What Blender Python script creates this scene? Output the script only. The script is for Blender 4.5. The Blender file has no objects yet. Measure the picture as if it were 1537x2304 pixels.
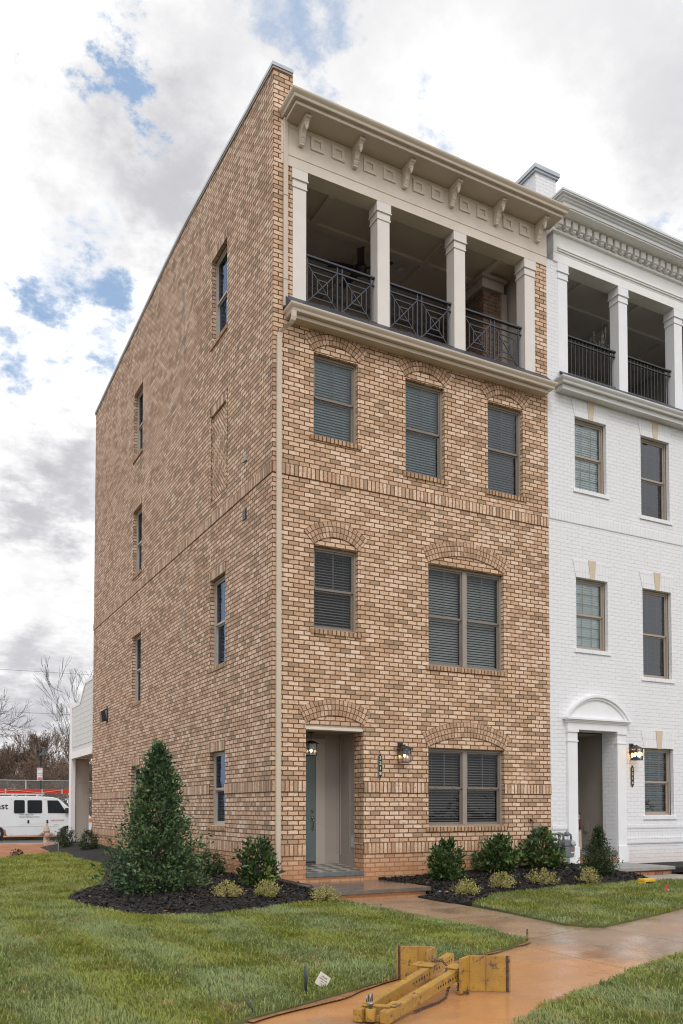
import bpy, bmesh, math, random
import numpy as np
from mathutils import Vector, Matrix
from mathutils.geometry import delaunay_2d_cdt
R = math.radians
random.seed(7)
RNG = np.random.default_rng(11)
SC = bpy.context.scene
COL = SC.collection
W = 6.176          # width of one townhouse
LEN = 14.70        # depth of the brick townhouse
CO = .0816         # brick course
BH = .0816
BW = .2032

# ------------------------------------------------------------------ helpers
def tag(o, label=None, cat=None, group=None, kind=None):
    if label: o['label'] = label
    if cat: o['category'] = cat
    if group: o['group'] = group
    if kind: o['kind'] = kind
    return o

def empty(name, loc, label, cat, group=None):
    o = bpy.data.objects.new(name, None)
    COL.objects.link(o)
    o.location = loc
    o.empty_display_size = .2
    tag(o, label, cat, group)
    return o

def origin_of(o):
    v = Vector((0, 0, 0))
    while o is not None:
        v = v + o.location
        o = o.parent
    return v

class MB:
    """collects faces in world coordinates, then links them as one mesh object"""
    def __init__(self):
        self.v = []; self.f = []; self.uv = {}; self.m = []; self.sm = []
        self.slot = 0; self.smooth = False
    def vert(self, p):
        self.v.append(tuple(p)); return len(self.v) - 1
    def face(self, pts, uv=None):
        ids = [self.vert(p) for p in pts]
        self.face_ids(ids, uv)
    def face_ids(self, ids, uv=None):
        self.f.append(tuple(ids)); self.m.append(self.slot); self.sm.append(self.smooth)
        if uv is not None: self.uv[len(self.f) - 1] = uv
    def box(self, x0, x1, y0, y1, z0, z1):
        p = [(x0,y0,z0),(x1,y0,z0),(x1,y1,z0),(x0,y1,z0),(x0,y0,z1),(x1,y0,z1),(x1,y1,z1),(x0,y1,z1)]
        b = len(self.v); self.v += p
        for q in ((0,3,2,1),(4,5,6,7),(0,1,5,4),(1,2,6,5),(2,3,7,6),(3,0,4,7)):
            self.face_ids([b+i for i in q])
    def obox(self, c, ax, ay, az):
        """oriented box: centre and three half-axis vectors"""
        c, ax, ay, az = Vector(c), Vector(ax), Vector(ay), Vector(az)
        p = []
        for k in (-1, 1):
            for (i, j) in ((-1,-1),(1,-1),(1,1),(-1,1)):
                p.append(tuple(c + ax*i + ay*j + az*k))
        b = len(self.v); self.v += p
        for q in ((0,3,2,1),(4,5,6,7),(0,1,5,4),(1,2,6,5),(2,3,7,6),(3,0,4,7)):
            self.face_ids([b+i for i in q])
    def bar(self, a, b, w, d=None, up=(0,0,1)):
        """square bar from a to b"""
        a, b = Vector(a), Vector(b); d = d or w
        t = (b - a); L = t.length; t = t / L
        u = Vector(up)
        if abs(t.dot(u)) > .98: u = Vector((0,1,0))
        s = t.cross(u).normalized(); u = s.cross(t).normalized()
        self.obox((a+b)/2, t*(L/2), s*(w/2), u*(d/2))
    def tube(self, pts, r, n=8, cap=True):
        pts = [Vector(p) for p in pts]
        rr = r if isinstance(r, (list, tuple)) else [r]*len(pts)
        rings = []
        u = None
        for i, p in enumerate(pts):
            if i == 0: t = pts[1]-p
            elif i == len(pts)-1: t = p-pts[i-1]
            else: t = (pts[i+1]-p).normalized() + (p-pts[i-1]).normalized()
            t = t.normalized()
            if u is None:
                u = Vector((0,0,1)) if abs(t.z) < .9 else Vector((1,0,0))
            u = (u - t*u.dot(t)).normalized()
            s = t.cross(u)
            rings.append([self.vert(p + (u*math.cos(2*math.pi*k/n) + s*math.sin(2*math.pi*k/n))*rr[i]) for k in range(n)])
        old = self.smooth; self.smooth = True
        for a, b in zip(rings, rings[1:]):
            for k in range(n):
                self.face_ids([a[k], a[(k+1)%n], b[(k+1)%n], b[k]])
        self.smooth = old
        if cap:
            self.face_ids(rings[0][::-1]); self.face_ids(rings[-1])
    def lathe(self, c, prof, n=16, axis='z', smooth=True):
        c = Vector(c); rings = []
        for (r, z) in prof:
            ring = []
            for k in range(n):
                a = 2*math.pi*k/n
                if axis == 'z': p = (r*math.cos(a), r*math.sin(a), z)
                elif axis == 'x': p = (z, r*math.cos(a), r*math.sin(a))
                else: p = (r*math.cos(a), z, r*math.sin(a))
                ring.append(self.vert(c + Vector(p)))
            rings.append(ring)
        old = self.smooth; self.smooth = smooth
        for a, b in zip(rings, rings[1:]):
            for k in range(n):
                self.face_ids([a[k], a[(k+1)%n], b[(k+1)%n], b[k]])
        self.smooth = old
        self.face_ids(rings[0][::-1]); self.face_ids(rings[-1])
    def prism(self, poly, d0, d1, fn):
        """polygon in 2D swept from d0 to d1; fn(a, b, d) -> world point"""
        a = [self.vert(fn(p[0], p[1], d0)) for p in poly]
        b = [self.vert(fn(p[0], p[1], d1)) for p in poly]
        n = len(poly)
        for i in range(n):
            self.face_ids([a[i], a[(i+1)%n], b[(i+1)%n], b[i]])
        self.face_ids(a[::-1]); self.face_ids(b)
    def build(self, name, mats, parent=None, loc=None, bevel=0, kind=None):
        if not isinstance(mats, (list, tuple)): mats = [mats]
        o0 = origin_of(parent) if parent is not None else Vector(loc or (0,0,0))
        me = bpy.data.meshes.new(name)
        me.from_pydata([(p[0]-o0.x, p[1]-o0.y, p[2]-o0.z) for p in self.v], [], self.f)
        for m in mats: me.materials.append(m)
        me.polygons.foreach_set('material_index', self.m)
        me.polygons.foreach_set('use_smooth', self.sm)
        uvl = me.uv_layers.new(name='UVMap')
        data = uvl.data
        for p in me.polygons:
            cu = self.uv.get(p.index)
            nrm = p.normal
            ax = max(range(3), key=lambda i: abs(nrm[i]))
            for k, li in enumerate(p.loop_indices):
                if cu is not None: data[li].uv = cu[k]
                else:
                    q = self.v[self.f[p.index][k]]
                    data[li].uv = (q[1], q[2]) if ax == 0 else ((q[0], q[2]) if ax == 1 else (q[0], q[1]))
        me.update()
        ob = bpy.data.objects.new(name, me)
        COL.objects.link(ob)
        if parent is not None: ob.parent = parent
        else: ob.location = o0
        if bevel:
            md = ob.modifiers.new('bevel', 'BEVEL'); md.width = bevel; md.segments = 2; md.limit_method = 'ANGLE'; md.angle_limit = R(40)
        return ob

def copy_thing(o, parent=None):
    c = o.copy(); COL.objects.link(c); c.parent = parent
    for ch in list(o.children): copy_thing(ch, c)
    return c

# ------------------------------------------------------------------ materials
MATS = {}
def nt_new(name):
    m = bpy.data.materials.new(name); m.use_nodes = True
    nt = m.node_tree
    b = nt.nodes['Principled BSDF']
    return m, nt, b

def N(nt, t, **kw):
    n = nt.nodes.new(t)
    for k, v in kw.items():
        if k.startswith('_'): n.inputs[int(k[1:])].default_value = v
        else: setattr(n, k, v)
    return n

def math_node(nt, op, a, b=None, c=None, clamp=False):
    n = nt.nodes.new('ShaderNodeMath'); n.operation = op; n.use_clamp = clamp
    for i, x in enumerate((a, b, c)):
        if x is None: continue
        if isinstance(x, (int, float)): n.inputs[i].default_value = x
        else: nt.links.new(x, n.inputs[i])
    return n.outputs[0]

def mix_col(nt, fac, a, b, mode='MIX'):
    n = nt.nodes.new('ShaderNodeMix'); n.data_type = 'RGBA'; n.blend_type = mode
    ins = [n.inputs[0], n.inputs[6], n.inputs[7]]
    for s, x in zip(ins, (fac, a, b)):
        if isinstance(x, (int, float)): s.default_value = x
        elif isinstance(x, tuple): s.default_value = (*x[:3], 1)
        else: nt.links.new(x, s)
    return n.outputs[2]

def noise(nt, vec, scale, detail=4, rough=.55, dist=0):
    n = nt.nodes.new('ShaderNodeTexNoise')
    n.inputs['Scale'].default_value = scale; n.inputs['Detail'].default_value = detail
    n.inputs['Roughness'].default_value = rough; n.inputs['Distortion'].default_value = dist
    if vec is not None: nt.links.new(vec, n.inputs['Vector'])
    return n.outputs[0]

def maprange(nt, v, a, b, c=0, d=1, smooth=True):
    n = nt.nodes.new('ShaderNodeMapRange')
    if smooth: n.interpolation_type = 'SMOOTHSTEP'
    n.inputs[1].default_value = a; n.inputs[2].default_value = b
    n.inputs[3].default_value = c; n.inputs[4].default_value = d
    nt.links.new(v, n.inputs[0]); return n.outputs[0]

def ramp(nt, v, stops, interp='LINEAR'):
    n = nt.nodes.new('ShaderNodeValToRGB'); n.color_ramp.interpolation = interp
    el = n.color_ramp.elements
    while len(el) < len(stops): el.new(.5)
    for e, (p, c) in zip(el, stops):
        e.position = p; e.color = (*c, 1)
    nt.links.new(v, n.inputs[0]); return n.outputs[0]

def objpos(nt):
    g = nt.nodes.new('ShaderNodeNewGeometry'); return g.outputs['Position']

def mat(name, col, rough=.6, var=.12, vscale=6, metallic=0, bump=0, bscale=80, spec=None, emit=None, estr=0, coat=0):
    if name in MATS: return MATS[name]
    m, nt, b = nt_new(name)
    pos = objpos(nt)
    nz = noise(nt, pos, vscale, 5, .6)
    f = maprange(nt, nz, .3, .7, 1-var, 1+var, False)
    c = nt.nodes.new('ShaderNodeVectorMath'); c.operation = 'SCALE'
    c.inputs[0].default_value = col[:3]; nt.links.new(f, c.inputs['Scale'])
    nt.links.new(c.outputs[0], b.inputs['Base Color'])
    b.inputs['Roughness'].default_value = rough; b.inputs['Metallic'].default_value = metallic
    if spec is not None: b.inputs['Specular IOR Level'].default_value = spec
    if coat: b.inputs['Coat Weight'].default_value = coat; b.inputs['Coat Roughness'].default_value = .08
    if bump:
        bp = nt.nodes.new('ShaderNodeBump'); bp.inputs['Strength'].default_value = bump; bp.inputs['Distance'].default_value = .01
        nt.links.new(noise(nt, pos, bscale, 6, .6), bp.inputs['Height']); nt.links.new(bp.outputs[0], b.inputs['Normal'])
    if emit:
        b.inputs['Emission Color'].default_value = (*emit, 1); b.inputs['Emission Strength'].default_value = estr
    MATS[name] = m
    return m

PAL = [(0, (.35,.255,.185)), (.10, (.43,.31,.215)), (.22, (.55,.36,.24)), (.42, (.66,.45,.31)), (.64, (.73,.52,.37)), (.84, (.80,.595,.445)), (1, (.86,.665,.52))]
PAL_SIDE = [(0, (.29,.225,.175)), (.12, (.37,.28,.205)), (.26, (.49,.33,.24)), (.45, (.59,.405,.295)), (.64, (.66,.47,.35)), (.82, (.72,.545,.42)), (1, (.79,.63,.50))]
def brick_mat(name, bw=BW, bh=BH, offset=.5, pal=PAL, mortar=(.135,.062,.025), ms=.0096, clay=True, rot=0, uvseed=0):
    if name in MATS: return MATS[name]
    m, nt, b = nt_new(name)
    uvn = nt.nodes.new('ShaderNodeUVMap'); uv = uvn.outputs[0]
    if rot:
        vr = nt.nodes.new('ShaderNodeVectorRotate'); vr.rotation_type = 'Z_AXIS'; vr.inputs['Angle'].default_value = rot
        nt.links.new(uv, vr.inputs['Vector']); uv = vr.outputs[0]
    pos = objpos(nt)
    # slightly wavy joints
    wn = nt.nodes.new('ShaderNodeTexNoise'); wn.inputs['Scale'].default_value = 9; wn.inputs['Detail'].default_value = 3
    nt.links.new(pos, wn.inputs['Vector'])
    s1 = nt.nodes.new('ShaderNodeVectorMath'); s1.operation = 'SUBTRACT'; s1.inputs[1].default_value = (.5,.5,.5)
    nt.links.new(wn.outputs['Color'], s1.inputs[0])
    s2 = nt.nodes.new('ShaderNodeVectorMath'); s2.operation = 'SCALE'; s2.inputs['Scale'].default_value = .016
    nt.links.new(s1.outputs[0], s2.inputs[0])
    ad = nt.nodes.new('ShaderNodeVectorMath'); ad.operation = 'ADD'
    nt.links.new(uv, ad.inputs[0]); nt.links.new(s2.outputs[0], ad.inputs[1])
    br = nt.nodes.new('ShaderNodeTexBrick')
    br.offset = offset; br.offset_frequency = 2; br.squash = 1
    br.inputs['Color1'].default_value = (0,0,0,1); br.inputs['Color2'].default_value = (1,1,1,1); br.inputs['Mortar'].default_value = (.5,.5,.5,1)
    br.inputs['Scale'].default_value = 1; br.inputs['Mortar Size'].default_value = ms; br.inputs['Mortar Smooth'].default_value = .12
    br.inputs['Bias'].default_value = 0; br.inputs['Brick Width'].default_value = bw; br.inputs['Row Height'].default_value = bh
    nt.links.new(ad.outputs[0], br.inputs['Vector'])
    sep = nt.nodes.new('ShaderNodeSeparateColor'); nt.links.new(br.outputs['Color'], sep.inputs[0])
    # clusters of darker and lighter bricks
    big = noise(nt, pos, 1.3, 3, .6)
    t = math_node(nt, 'ADD', sep.outputs[0], math_node(nt, 'MULTIPLY', math_node(nt, 'SUBTRACT', big, .5), .30), None, True)
    t = math_node(nt, 'ADD', math_node(nt, 'MULTIPLY', t, .92), .04)
    col = ramp(nt, t, pal)
    # fired speckle and smears on each brick
    sp = noise(nt, pos, 40, 4, .8)
    col = mix_col(nt, maprange(nt, sp, .52, .64, 0, .75), col, (.25,.135,.075))
    sm = noise(nt, pos, 17, 4, .6)
    col = mix_col(nt, maprange(nt, sm, .52, .68, 0, .5), col, (.36,.21,.13))
    # rain streaks and lime bloom running down the wall
    mp_ = nt.nodes.new('ShaderNodeMapping'); mp_.inputs['Scale'].default_value = (1.6, 1.6, .22); nt.links.new(pos, mp_.inputs['Vector'])
    stk = noise(nt, mp_.outputs[0], 1.4, 6, .65)
    col = mix_col(nt, maprange(nt, stk, .30, .52, .22, 0), col, (.30,.19,.125))
    col = mix_col(nt, maprange(nt, stk, .56, .75, 0, .16), col, (.72,.60,.48))
    # mortar
    mn = noise(nt, pos, 30, 4, .6)
    mc = mix_col(nt, mn, (mortar[0]*.75, mortar[1]*.75, mortar[2]*.75), (mortar[0]*1.3, mortar[1]*1.3, mortar[2]*1.3))
    col = mix_col(nt, br.outputs['Fac'], col, mc)
    if clay:
        sz = nt.nodes.new('ShaderNodeSeparateXYZ'); nt.links.new(pos, sz.inputs[0])
        hz = math_node(nt, 'ADD', sz.outputs[2], math_node(nt, 'MULTIPLY', math_node(nt, 'SUBTRACT', noise(nt, pos, 2.2, 5, .7), .5), .55))
        col = mix_col(nt, maprange(nt, hz, .1, .85, .75, 0), col, mix_col(nt, .55, col, (.47,.19,.07), 'MULTIPLY') if False else (.50,.235,.115))
    nt.links.new(col, b.inputs['Base Color'])
    b.inputs['Roughness'].default_value = .88; b.inputs['Specular IOR Level'].default_value = .25
    inv = math_node(nt, 'SUBTRACT', 1.0, br.outputs['Fac'])
    hgt = math_node(nt, 'ADD', inv, math_node(nt, 'MULTIPLY', noise(nt, pos, 70, 4, .7), .35))
    bp = nt.nodes.new('ShaderNodeBump'); bp.inputs['Strength'].default_value = .8; bp.inputs['Distance'].default_value = .007
    nt.links.new(hgt, bp.inputs['Height']); nt.links.new(bp.outputs[0], b.inputs['Normal'])
    MATS[name] = m
    return m

def painted_brick(name, bw=BW, bh=BH, offset=.5, col=(.80,.80,.83)):
    if name in MATS: return MATS[name]
    m, nt, b = nt_new(name)
    uv = nt.nodes.new('ShaderNodeUVMap').outputs[0]
    pos = objpos(nt)
    wn = nt.nodes.new('ShaderNodeTexNoise'); wn.inputs['Scale'].default_value = 8; wn.inputs['Detail'].default_value = 4
    nt.links.new(pos, wn.inputs['Vector'])
    s1 = nt.nodes.new('ShaderNodeVectorMath'); s1.operation = 'SUBTRACT'; s1.inputs[1].default_value = (.5,.5,.5); nt.links.new(wn.outputs['Color'], s1.inputs[0])
    s2 = nt.nodes.new('ShaderNodeVectorMath'); s2.operation = 'SCALE'; s2.inputs['Scale'].default_value = .02; nt.links.new(s1.outputs[0], s2.inputs[0])
    ad = nt.nodes.new('ShaderNodeVectorMath'); ad.operation = 'ADD'; nt.links.new(uv, ad.inputs[0]); nt.links.new(s2.outputs[0], ad.inputs[1])
    br = nt.nodes.new('ShaderNodeTexBrick'); br.offset = offset
    br.inputs['Color1'].default_value = (0,0,0,1); br.inputs['Color2'].default_value = (1,1,1,1); br.inputs['Mortar'].default_value = (.5,.5,.5,1)
    br.inputs['Scale'].default_value = 1; br.inputs['Mortar Size'].default_value = .0045; br.inputs['Mortar Smooth'].default_value = .6
    br.inputs['Brick Width'].default_value = bw; br.inputs['Row Height'].default_value = bh
    nt.links.new(ad.outputs[0], br.inputs['Vector'])
    sep = nt.nodes.new('ShaderNodeSeparateColor'); nt.links.new(br.outputs['Color'], sep.inputs[0])
    c0 = mix_col(nt, sep.outputs[0], tuple(x*.965 for x in col), col)
    c1 = mix_col(nt, maprange(nt, noise(nt, pos, 2.0, 5, .6), .35, .7, 0, .5), c0, tuple(x*.95 for x in col))
    # patchy open joints where the paint did not reach
    op = math_node(nt, 'MULTIPLY', br.outputs['Fac'], maprange(nt, noise(nt, pos, 3.5, 4, .7), .40, .60, .15, .62))
    c2 = mix_col(nt, op, c1, (.47,.46,.46))
    sz = nt.nodes.new('ShaderNodeSeparateXYZ'); nt.links.new(pos, sz.inputs[0])
    hz = math_node(nt, 'ADD', sz.outputs[2], math_node(nt, 'MULTIPLY', math_node(nt, 'SUBTRACT', noise(nt, pos, 2.5, 5, .7), .5), .5))
    c2 = mix_col(nt, maprange(nt, hz, .15, .6, .45, 0), c2, (.62,.50,.40))
    nt.links.new(c2, b.inputs['Base Color']); b.inputs['Roughness'].default_value = .7
    inv = math_node(nt, 'SUBTRACT', 1.0, br.outputs['Fac'])
    hgt = math_node(nt, 'ADD', math_node(nt, 'ADD', inv, math_node(nt, 'MULTIPLY', sep.outputs[0], .7)), math_node(nt, 'MULTIPLY', noise(nt, pos, 22, 5, .7), .9))
    bp = nt.nodes.new('ShaderNodeBump'); bp.inputs['Strength'].default_value = .75; bp.inputs['Distance'].default_value = .006
    nt.links.new(hgt, bp.inputs['Height']); nt.links.new(bp.outputs[0], b.inputs['Normal'])
    MATS[name] = m
    return m

def glass_mat(name, tint=(.82,.86,.88), refl=.16, fres=True, gcol=(.92,.95,1)):
    if name in MATS: return MATS[name]
    m, nt, b = nt_new(name); nt.nodes.remove(b)
    out = nt.nodes['Material Output']
    tr = nt.nodes.new('ShaderNodeBsdfTransparent'); tr.inputs[0].default_value = (*tint, 1)
    gl = nt.nodes.new('ShaderNodeBsdfGlossy'); gl.inputs['Roughness'].default_value = .015; gl.inputs[0].default_value = (*gcol, 1)
    # a little waviness of float glass
    pos = objpos(nt)
    bp = nt.nodes.new('ShaderNodeBump'); bp.inputs['Strength'].default_value = .3; bp.inputs['Distance'].default_value = .03
    nt.links.new(noise(nt, pos, 1.7, 3, .5), bp.inputs['Height']); nt.links.new(bp.outputs[0], gl.inputs['Normal'])
    fr = nt.nodes.new('ShaderNodeFresnel'); fr.inputs['IOR'].default_value = 1.5
    fac = math_node(nt, 'ADD', math_node(nt, 'MULTIPLY', fr.outputs[0], float(fres)), refl, None, True)
    mx = nt.nodes.new('ShaderNodeMixShader')
    nt.links.new(fac, mx.inputs[0]); nt.links.new(tr.outputs[0], mx.inputs[1]); nt.links.new(gl.outputs[0], mx.inputs[2])
    nt.links.new(mx.outputs[0], out.inputs[0])
    MATS[name] = m
    return m

def leaf_mat(name, rough=.38, trans=.25):
    if name in MATS: return MATS[name]
    m, nt, b = nt_new(name)
    at = nt.nodes.new('ShaderNodeAttribute'); at.attribute_name = 'tint'
    nt.links.new(at.outputs['Color'], b.inputs['Base Color'])
    b.inputs['Roughness'].default_value = rough
    tl = nt.nodes.new('ShaderNodeBsdfTranslucent'); nt.links.new(at.outputs['Color'], tl.inputs[0])
    mx = nt.nodes.new('ShaderNodeMixShader'); mx.inputs[0].default_value = trans
    nt.links.new(b.outputs[0], mx.inputs[1]); nt.links.new(tl.outputs[0], mx.inputs[2])
    nt.links.new(mx.outputs[0], nt.nodes['Material Output'].inputs[0])
    MATS[name] = m
    return m

M_run = brick_mat('brick_running')
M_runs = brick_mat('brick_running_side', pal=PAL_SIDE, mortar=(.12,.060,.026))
M_sol = brick_mat('brick_soldier', bw=BH, bh=.2032, offset=0)
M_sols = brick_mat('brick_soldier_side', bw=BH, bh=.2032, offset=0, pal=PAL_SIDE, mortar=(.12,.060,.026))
M_arch = brick_mat('brick_header', bw=.078, bh=.097, offset=.12, clay=False, pal=[(0,(.36,.25,.17)),(.3,(.50,.335,.225)),(.7,(.62,.43,.30)),(1,(.72,.53,.39))], ms=.0068)
M_row = brick_mat('brick_rowlock', bw=.0816, bh=.30, offset=0, clay=False, pal=[(0,(.36,.23,.15)),(.4,(.50,.32,.20)),(1,(.64,.44,.29))])
M_herr = brick_mat('brick_herringbone', rot=R(45), clay=False, pal=PAL_SIDE, mortar=(.12,.060,.026))
M_herr2 = brick_mat('brick_herringbone_mirrored', rot=R(-45), clay=False, pal=PAL_SIDE, mortar=(.12,.060,.026))
M_fire = brick_mat('brick_fireplace', pal=[(0,(.075,.042,.032)),(.5,(.12,.065,.046)),(1,(.17,.10,.07))], mortar=(.18,.14,.11), clay=False)
M_wrun = painted_brick('painted_brick')
M_wsol = painted_brick('painted_brick_soldier', bw=BH, bh=.2032, offset=0)
M_trim = mat('taupe_trim', (.70,.62,.535), .55, .07, 2.5, bump=.05, bscale=40)
M_trimd = mat('taupe_gutter', (.58,.49,.395), .42, .05, 2.5)
M_soff = mat('taupe_soffit', (.56,.48,.40), .6, .05, 2)
M_col = mat('pale_column_paint', (.72,.67,.63), .5, .04, 3)
M_white = mat('white_trim', (.80,.80,.825), .45, .03, 3)
M_wfr = mat('window_vinyl_taupe', (.30,.255,.215), .45, .06, 8)
M_wfr_dk = mat('window_sash_taupe', (.20,.17,.145), .45, .06, 8)
M_iron = mat('blue_black_iron', (.045,.05,.068), .42, .15, 20)
M_flash = mat('dark_membrane', (.04,.045,.065), .5, .15, 6)
M_black = mat('black_metal', (.018,.018,.019), .45, .1, 20)
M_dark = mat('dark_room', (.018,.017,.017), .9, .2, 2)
M_slat_g = mat('blind_slat_grey', (.30,.32,.315), .55, .08, 4)
M_slat_t = mat('blind_slat_pale', (.46,.54,.515), .55, .06, 4)
M_slat_d = mat('blind_slat_dark', (.20,.185,.18), .55, .08, 4)
M_slat_w = mat('blind_slat_white', (.80,.88,.86), .55, .05, 4)
M_glass = glass_mat('window_glass', refl=.015)
M_glass_s = glass_mat('window_glass_screened', (.34,.38,.46), .20, False, (.50,.68,1.0))  # screen-dulled glass; blue gloss tint paints in a reflection of blue sky
M_glass_low = glass_mat('window_glass_lower', (.82,.84,.84), .012, .35)
M_glass_w = glass_mat('window_glass_clear', (.9,.95,.95), .04)
M_coping = mat('coping_metal', (.44,.47,.51), .38, .08, 3, metallic=.55)
M_copd = mat('coping_cleat', (.33,.30,.26), .5, .08, 3)
M_blue = mat('bluestone', (.125,.135,.135), .5, .25, 9, bump=.12, bscale=40)
M_key = mat('tan_keystone', (.60,.50,.375), .7, .05, 5)
M_caulk = mat('joint_sealant', (.40,.34,.29), .7, .15, 8)
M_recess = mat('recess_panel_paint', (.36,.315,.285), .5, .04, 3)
M_door = mat('blue_green_door', (.125,.165,.17), .4, .06, 4)
M_nickel = mat('aged_nickel', (.22,.20,.17), .3, .2, 40, metallic=.9)
M_wing = mat('pale_siding', (.62,.645,.645), .55, .04, 4)
M_slab = mat('wet_bluestone', (.15,.125,.105), .16, .28, 5, bump=.04, bscale=30)

# ------------------------------------------------------------------ terrain height
def ss(t):
    t = np.clip(t, 0, 1); return t*t*(3-2*t)
def gh(X, Y):
    X = np.asarray(X, float); Y = np.asarray(Y, float)
    z = -.12 + .12*ss((X-2)/5)*(1-ss((-Y-3)/4)) - .03*ss((-Y-2)/6)
    z = z + np.where(Y > 0, .13*ss(Y/14), 0)
    z = z - np.where(Y > 19.5, .16*ss((Y-19.5)/2.2), 0)
    return z
EDGE_L = [(.44,-1.95),(.36,-1.62),(-.17,-1.74),(-.8,-2.04),(-1.3,-2.24),(-1.93,-2.4),(-2.45,-2.33),(-2.82,-1.93),(-3.05,-1.14),(-3.23,-.44),(-3.27,.38),(-3.1,1.01),(-2.88,1.6),(-2.25,2.57),(-1.7,4.2),(-1.25,6),(-1.12,7.85),(-1.42,9.79),(-1.22,11.94),(-1.5,12.81),(-1.36,16.15),(-.37,18.74)]
EDGE_R = [(2.17,-1.6),(1.86,-1.67),(1.82,-2.6),(2.04,-2.77),(3.1,-2.1),(4.72,-2.1),(5.92,-2.34),(6.9,-2.2)]
def edge_dist(E, X, Y):
    P = np.array(E[:-1]); Q = np.array(E[1:]); d = Q-P
    pt = np.stack([np.asarray(X, float).ravel(), np.asarray(Y, float).ravel()], 1)
    w = pt[:, None, :]-P[None]
    t = np.clip((w*d).sum(2)/(d*d).sum(1), 0, 1)
    e = w-d*t[..., None]
    return np.sqrt((e*e).sum(2).min(1))
def mz(X, Y, E):
    return gh(X, Y) + .02 + .19*(1-np.exp(-edge_dist(E, X, Y)/.8))

def inside(poly, X, Y):
    P = np.array(poly); Q = np.roll(P, -1, 0)
    r = np.zeros(X.shape, bool)
    for (x0, y0), (x1, y1) in zip(P, Q):
        if y0 == y1: continue
        c = ((y0 > Y) != (y1 > Y)) & (X < (x1-x0)*(Y-y0)/(y1-y0)+x0)
        r ^= c
    return r

def vnoise(X, Y, s, seed):
    g = np.random.default_rng(seed).random((64, 64))
    x = X*s+1000; y = Y*s+1000
    i = np.floor(x).astype(int); j = np.floor(y).astype(int)
    fx = x-i; fy = y-j; fx = fx*fx*(3-2*fx); fy = fy*fy*(3-2*fy)
    i %= 64; j %= 64; i1 = (i+1) % 64; j1 = (j+1) % 64
    return (g[i,j]*(1-fx)+g[i1,j]*fx)*(1-fy)+(g[i,j1]*(1-fx)+g[i1,j1]*fx)*fy

def densify(poly, step):
    out = []
    for a, b in zip(poly, poly[1:]+poly[:1]):
        L = math.dist(a, b); n = max(1, int(L/step))
        for k in range(n):
            out.append((a[0]+(b[0]-a[0])*k/n, a[1]+(b[1]-a[1])*k/n))
    return out

def region(name, poly, zfn, material, step=.3, skirt=0, jitter=0, kind='structure', wob=0):
    b = densify(poly, step)
    if wob:
        b = [(p[0]+random.uniform(-wob, wob), p[1]+random.uniform(-wob, wob)) for p in b]
    xs = [p[0] for p in b]; ys = [p[1] for p in b]
    gx, gy = np.meshgrid(np.arange(min(xs), max(xs), step), np.arange(min(ys), max(ys), step))
    gx = gx.ravel(); gy = gy.ravel()
    k = inside(b, gx, gy)
    gx, gy = gx[k], gy[k]
    B = np.array(b)
    if len(gx):
        dd = np.full(len(gx), 9.)
        for p in B: dd = np.minimum(dd, np.hypot(gx-p[0], gy-p[1]))
        gx, gy = gx[dd > step*.4], gy[dd > step*.4]
    pts = [Vector(p) for p in b]+[Vector((float(x), float(y))) for x, y in zip(gx, gy)]
    n = len(b)
    vs, es, fs, *_ = delaunay_2d_cdt(pts, [(i, (i+1) % n) for i in range(n)], [], 1, 1e-5)
    V = np.array([(v.x, v.y) for v in vs])
    Z = zfn(V[:, 0], V[:, 1])
    mb = MB(); mb.smooth = True
    mb.v = [(V[i, 0], V[i, 1], float(Z[i])) for i in range(len(V))]
    for f in fs: mb.face_ids(list(f))
    if skirt:
        zb = zfn(np.array(xs), np.array(ys))
        mb.smooth = False
        top = [mb.vert((xs[i], ys[i], float(zb[i]))) for i in range(n)]
        bot = [mb.vert((xs[i], ys[i], float(zb[i])-skirt)) for i in range(n)]
        for i in range(n):
            mb.face_ids([top[i], top[(i+1) % n], bot[(i+1) % n], bot[i]])
    o = mb.build(name, material)
    o['kind'] = kind
    return o

# ------------------------------------------------------------------ building kit
FR = lambda u, d, z: (u, d, z)            # street fronts: u along X, d into the house
SD = lambda u, d, z: (d, u, z)            # side wall: u along Y, d into the house
ZONES = [(-.5, .499, .499), (.499, .702, .499), (.702, 1.60, .702), (1.60, 1.803, 1.60), (1.803, 7.107, 1.803), (7.107, 7.31, 7.107), (7.31, 30, 7.31)]

def mbox(mb, mp, u0, u1, d0, d1, z0, z1):
    a = mp(u0, d0, z0); b = mp(u1, d1, z1)
    mb.box(min(a[0], b[0]), max(a[0], b[0]), min(a[1], b[1]), max(a[1], b[1]), z0, z1)

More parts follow.
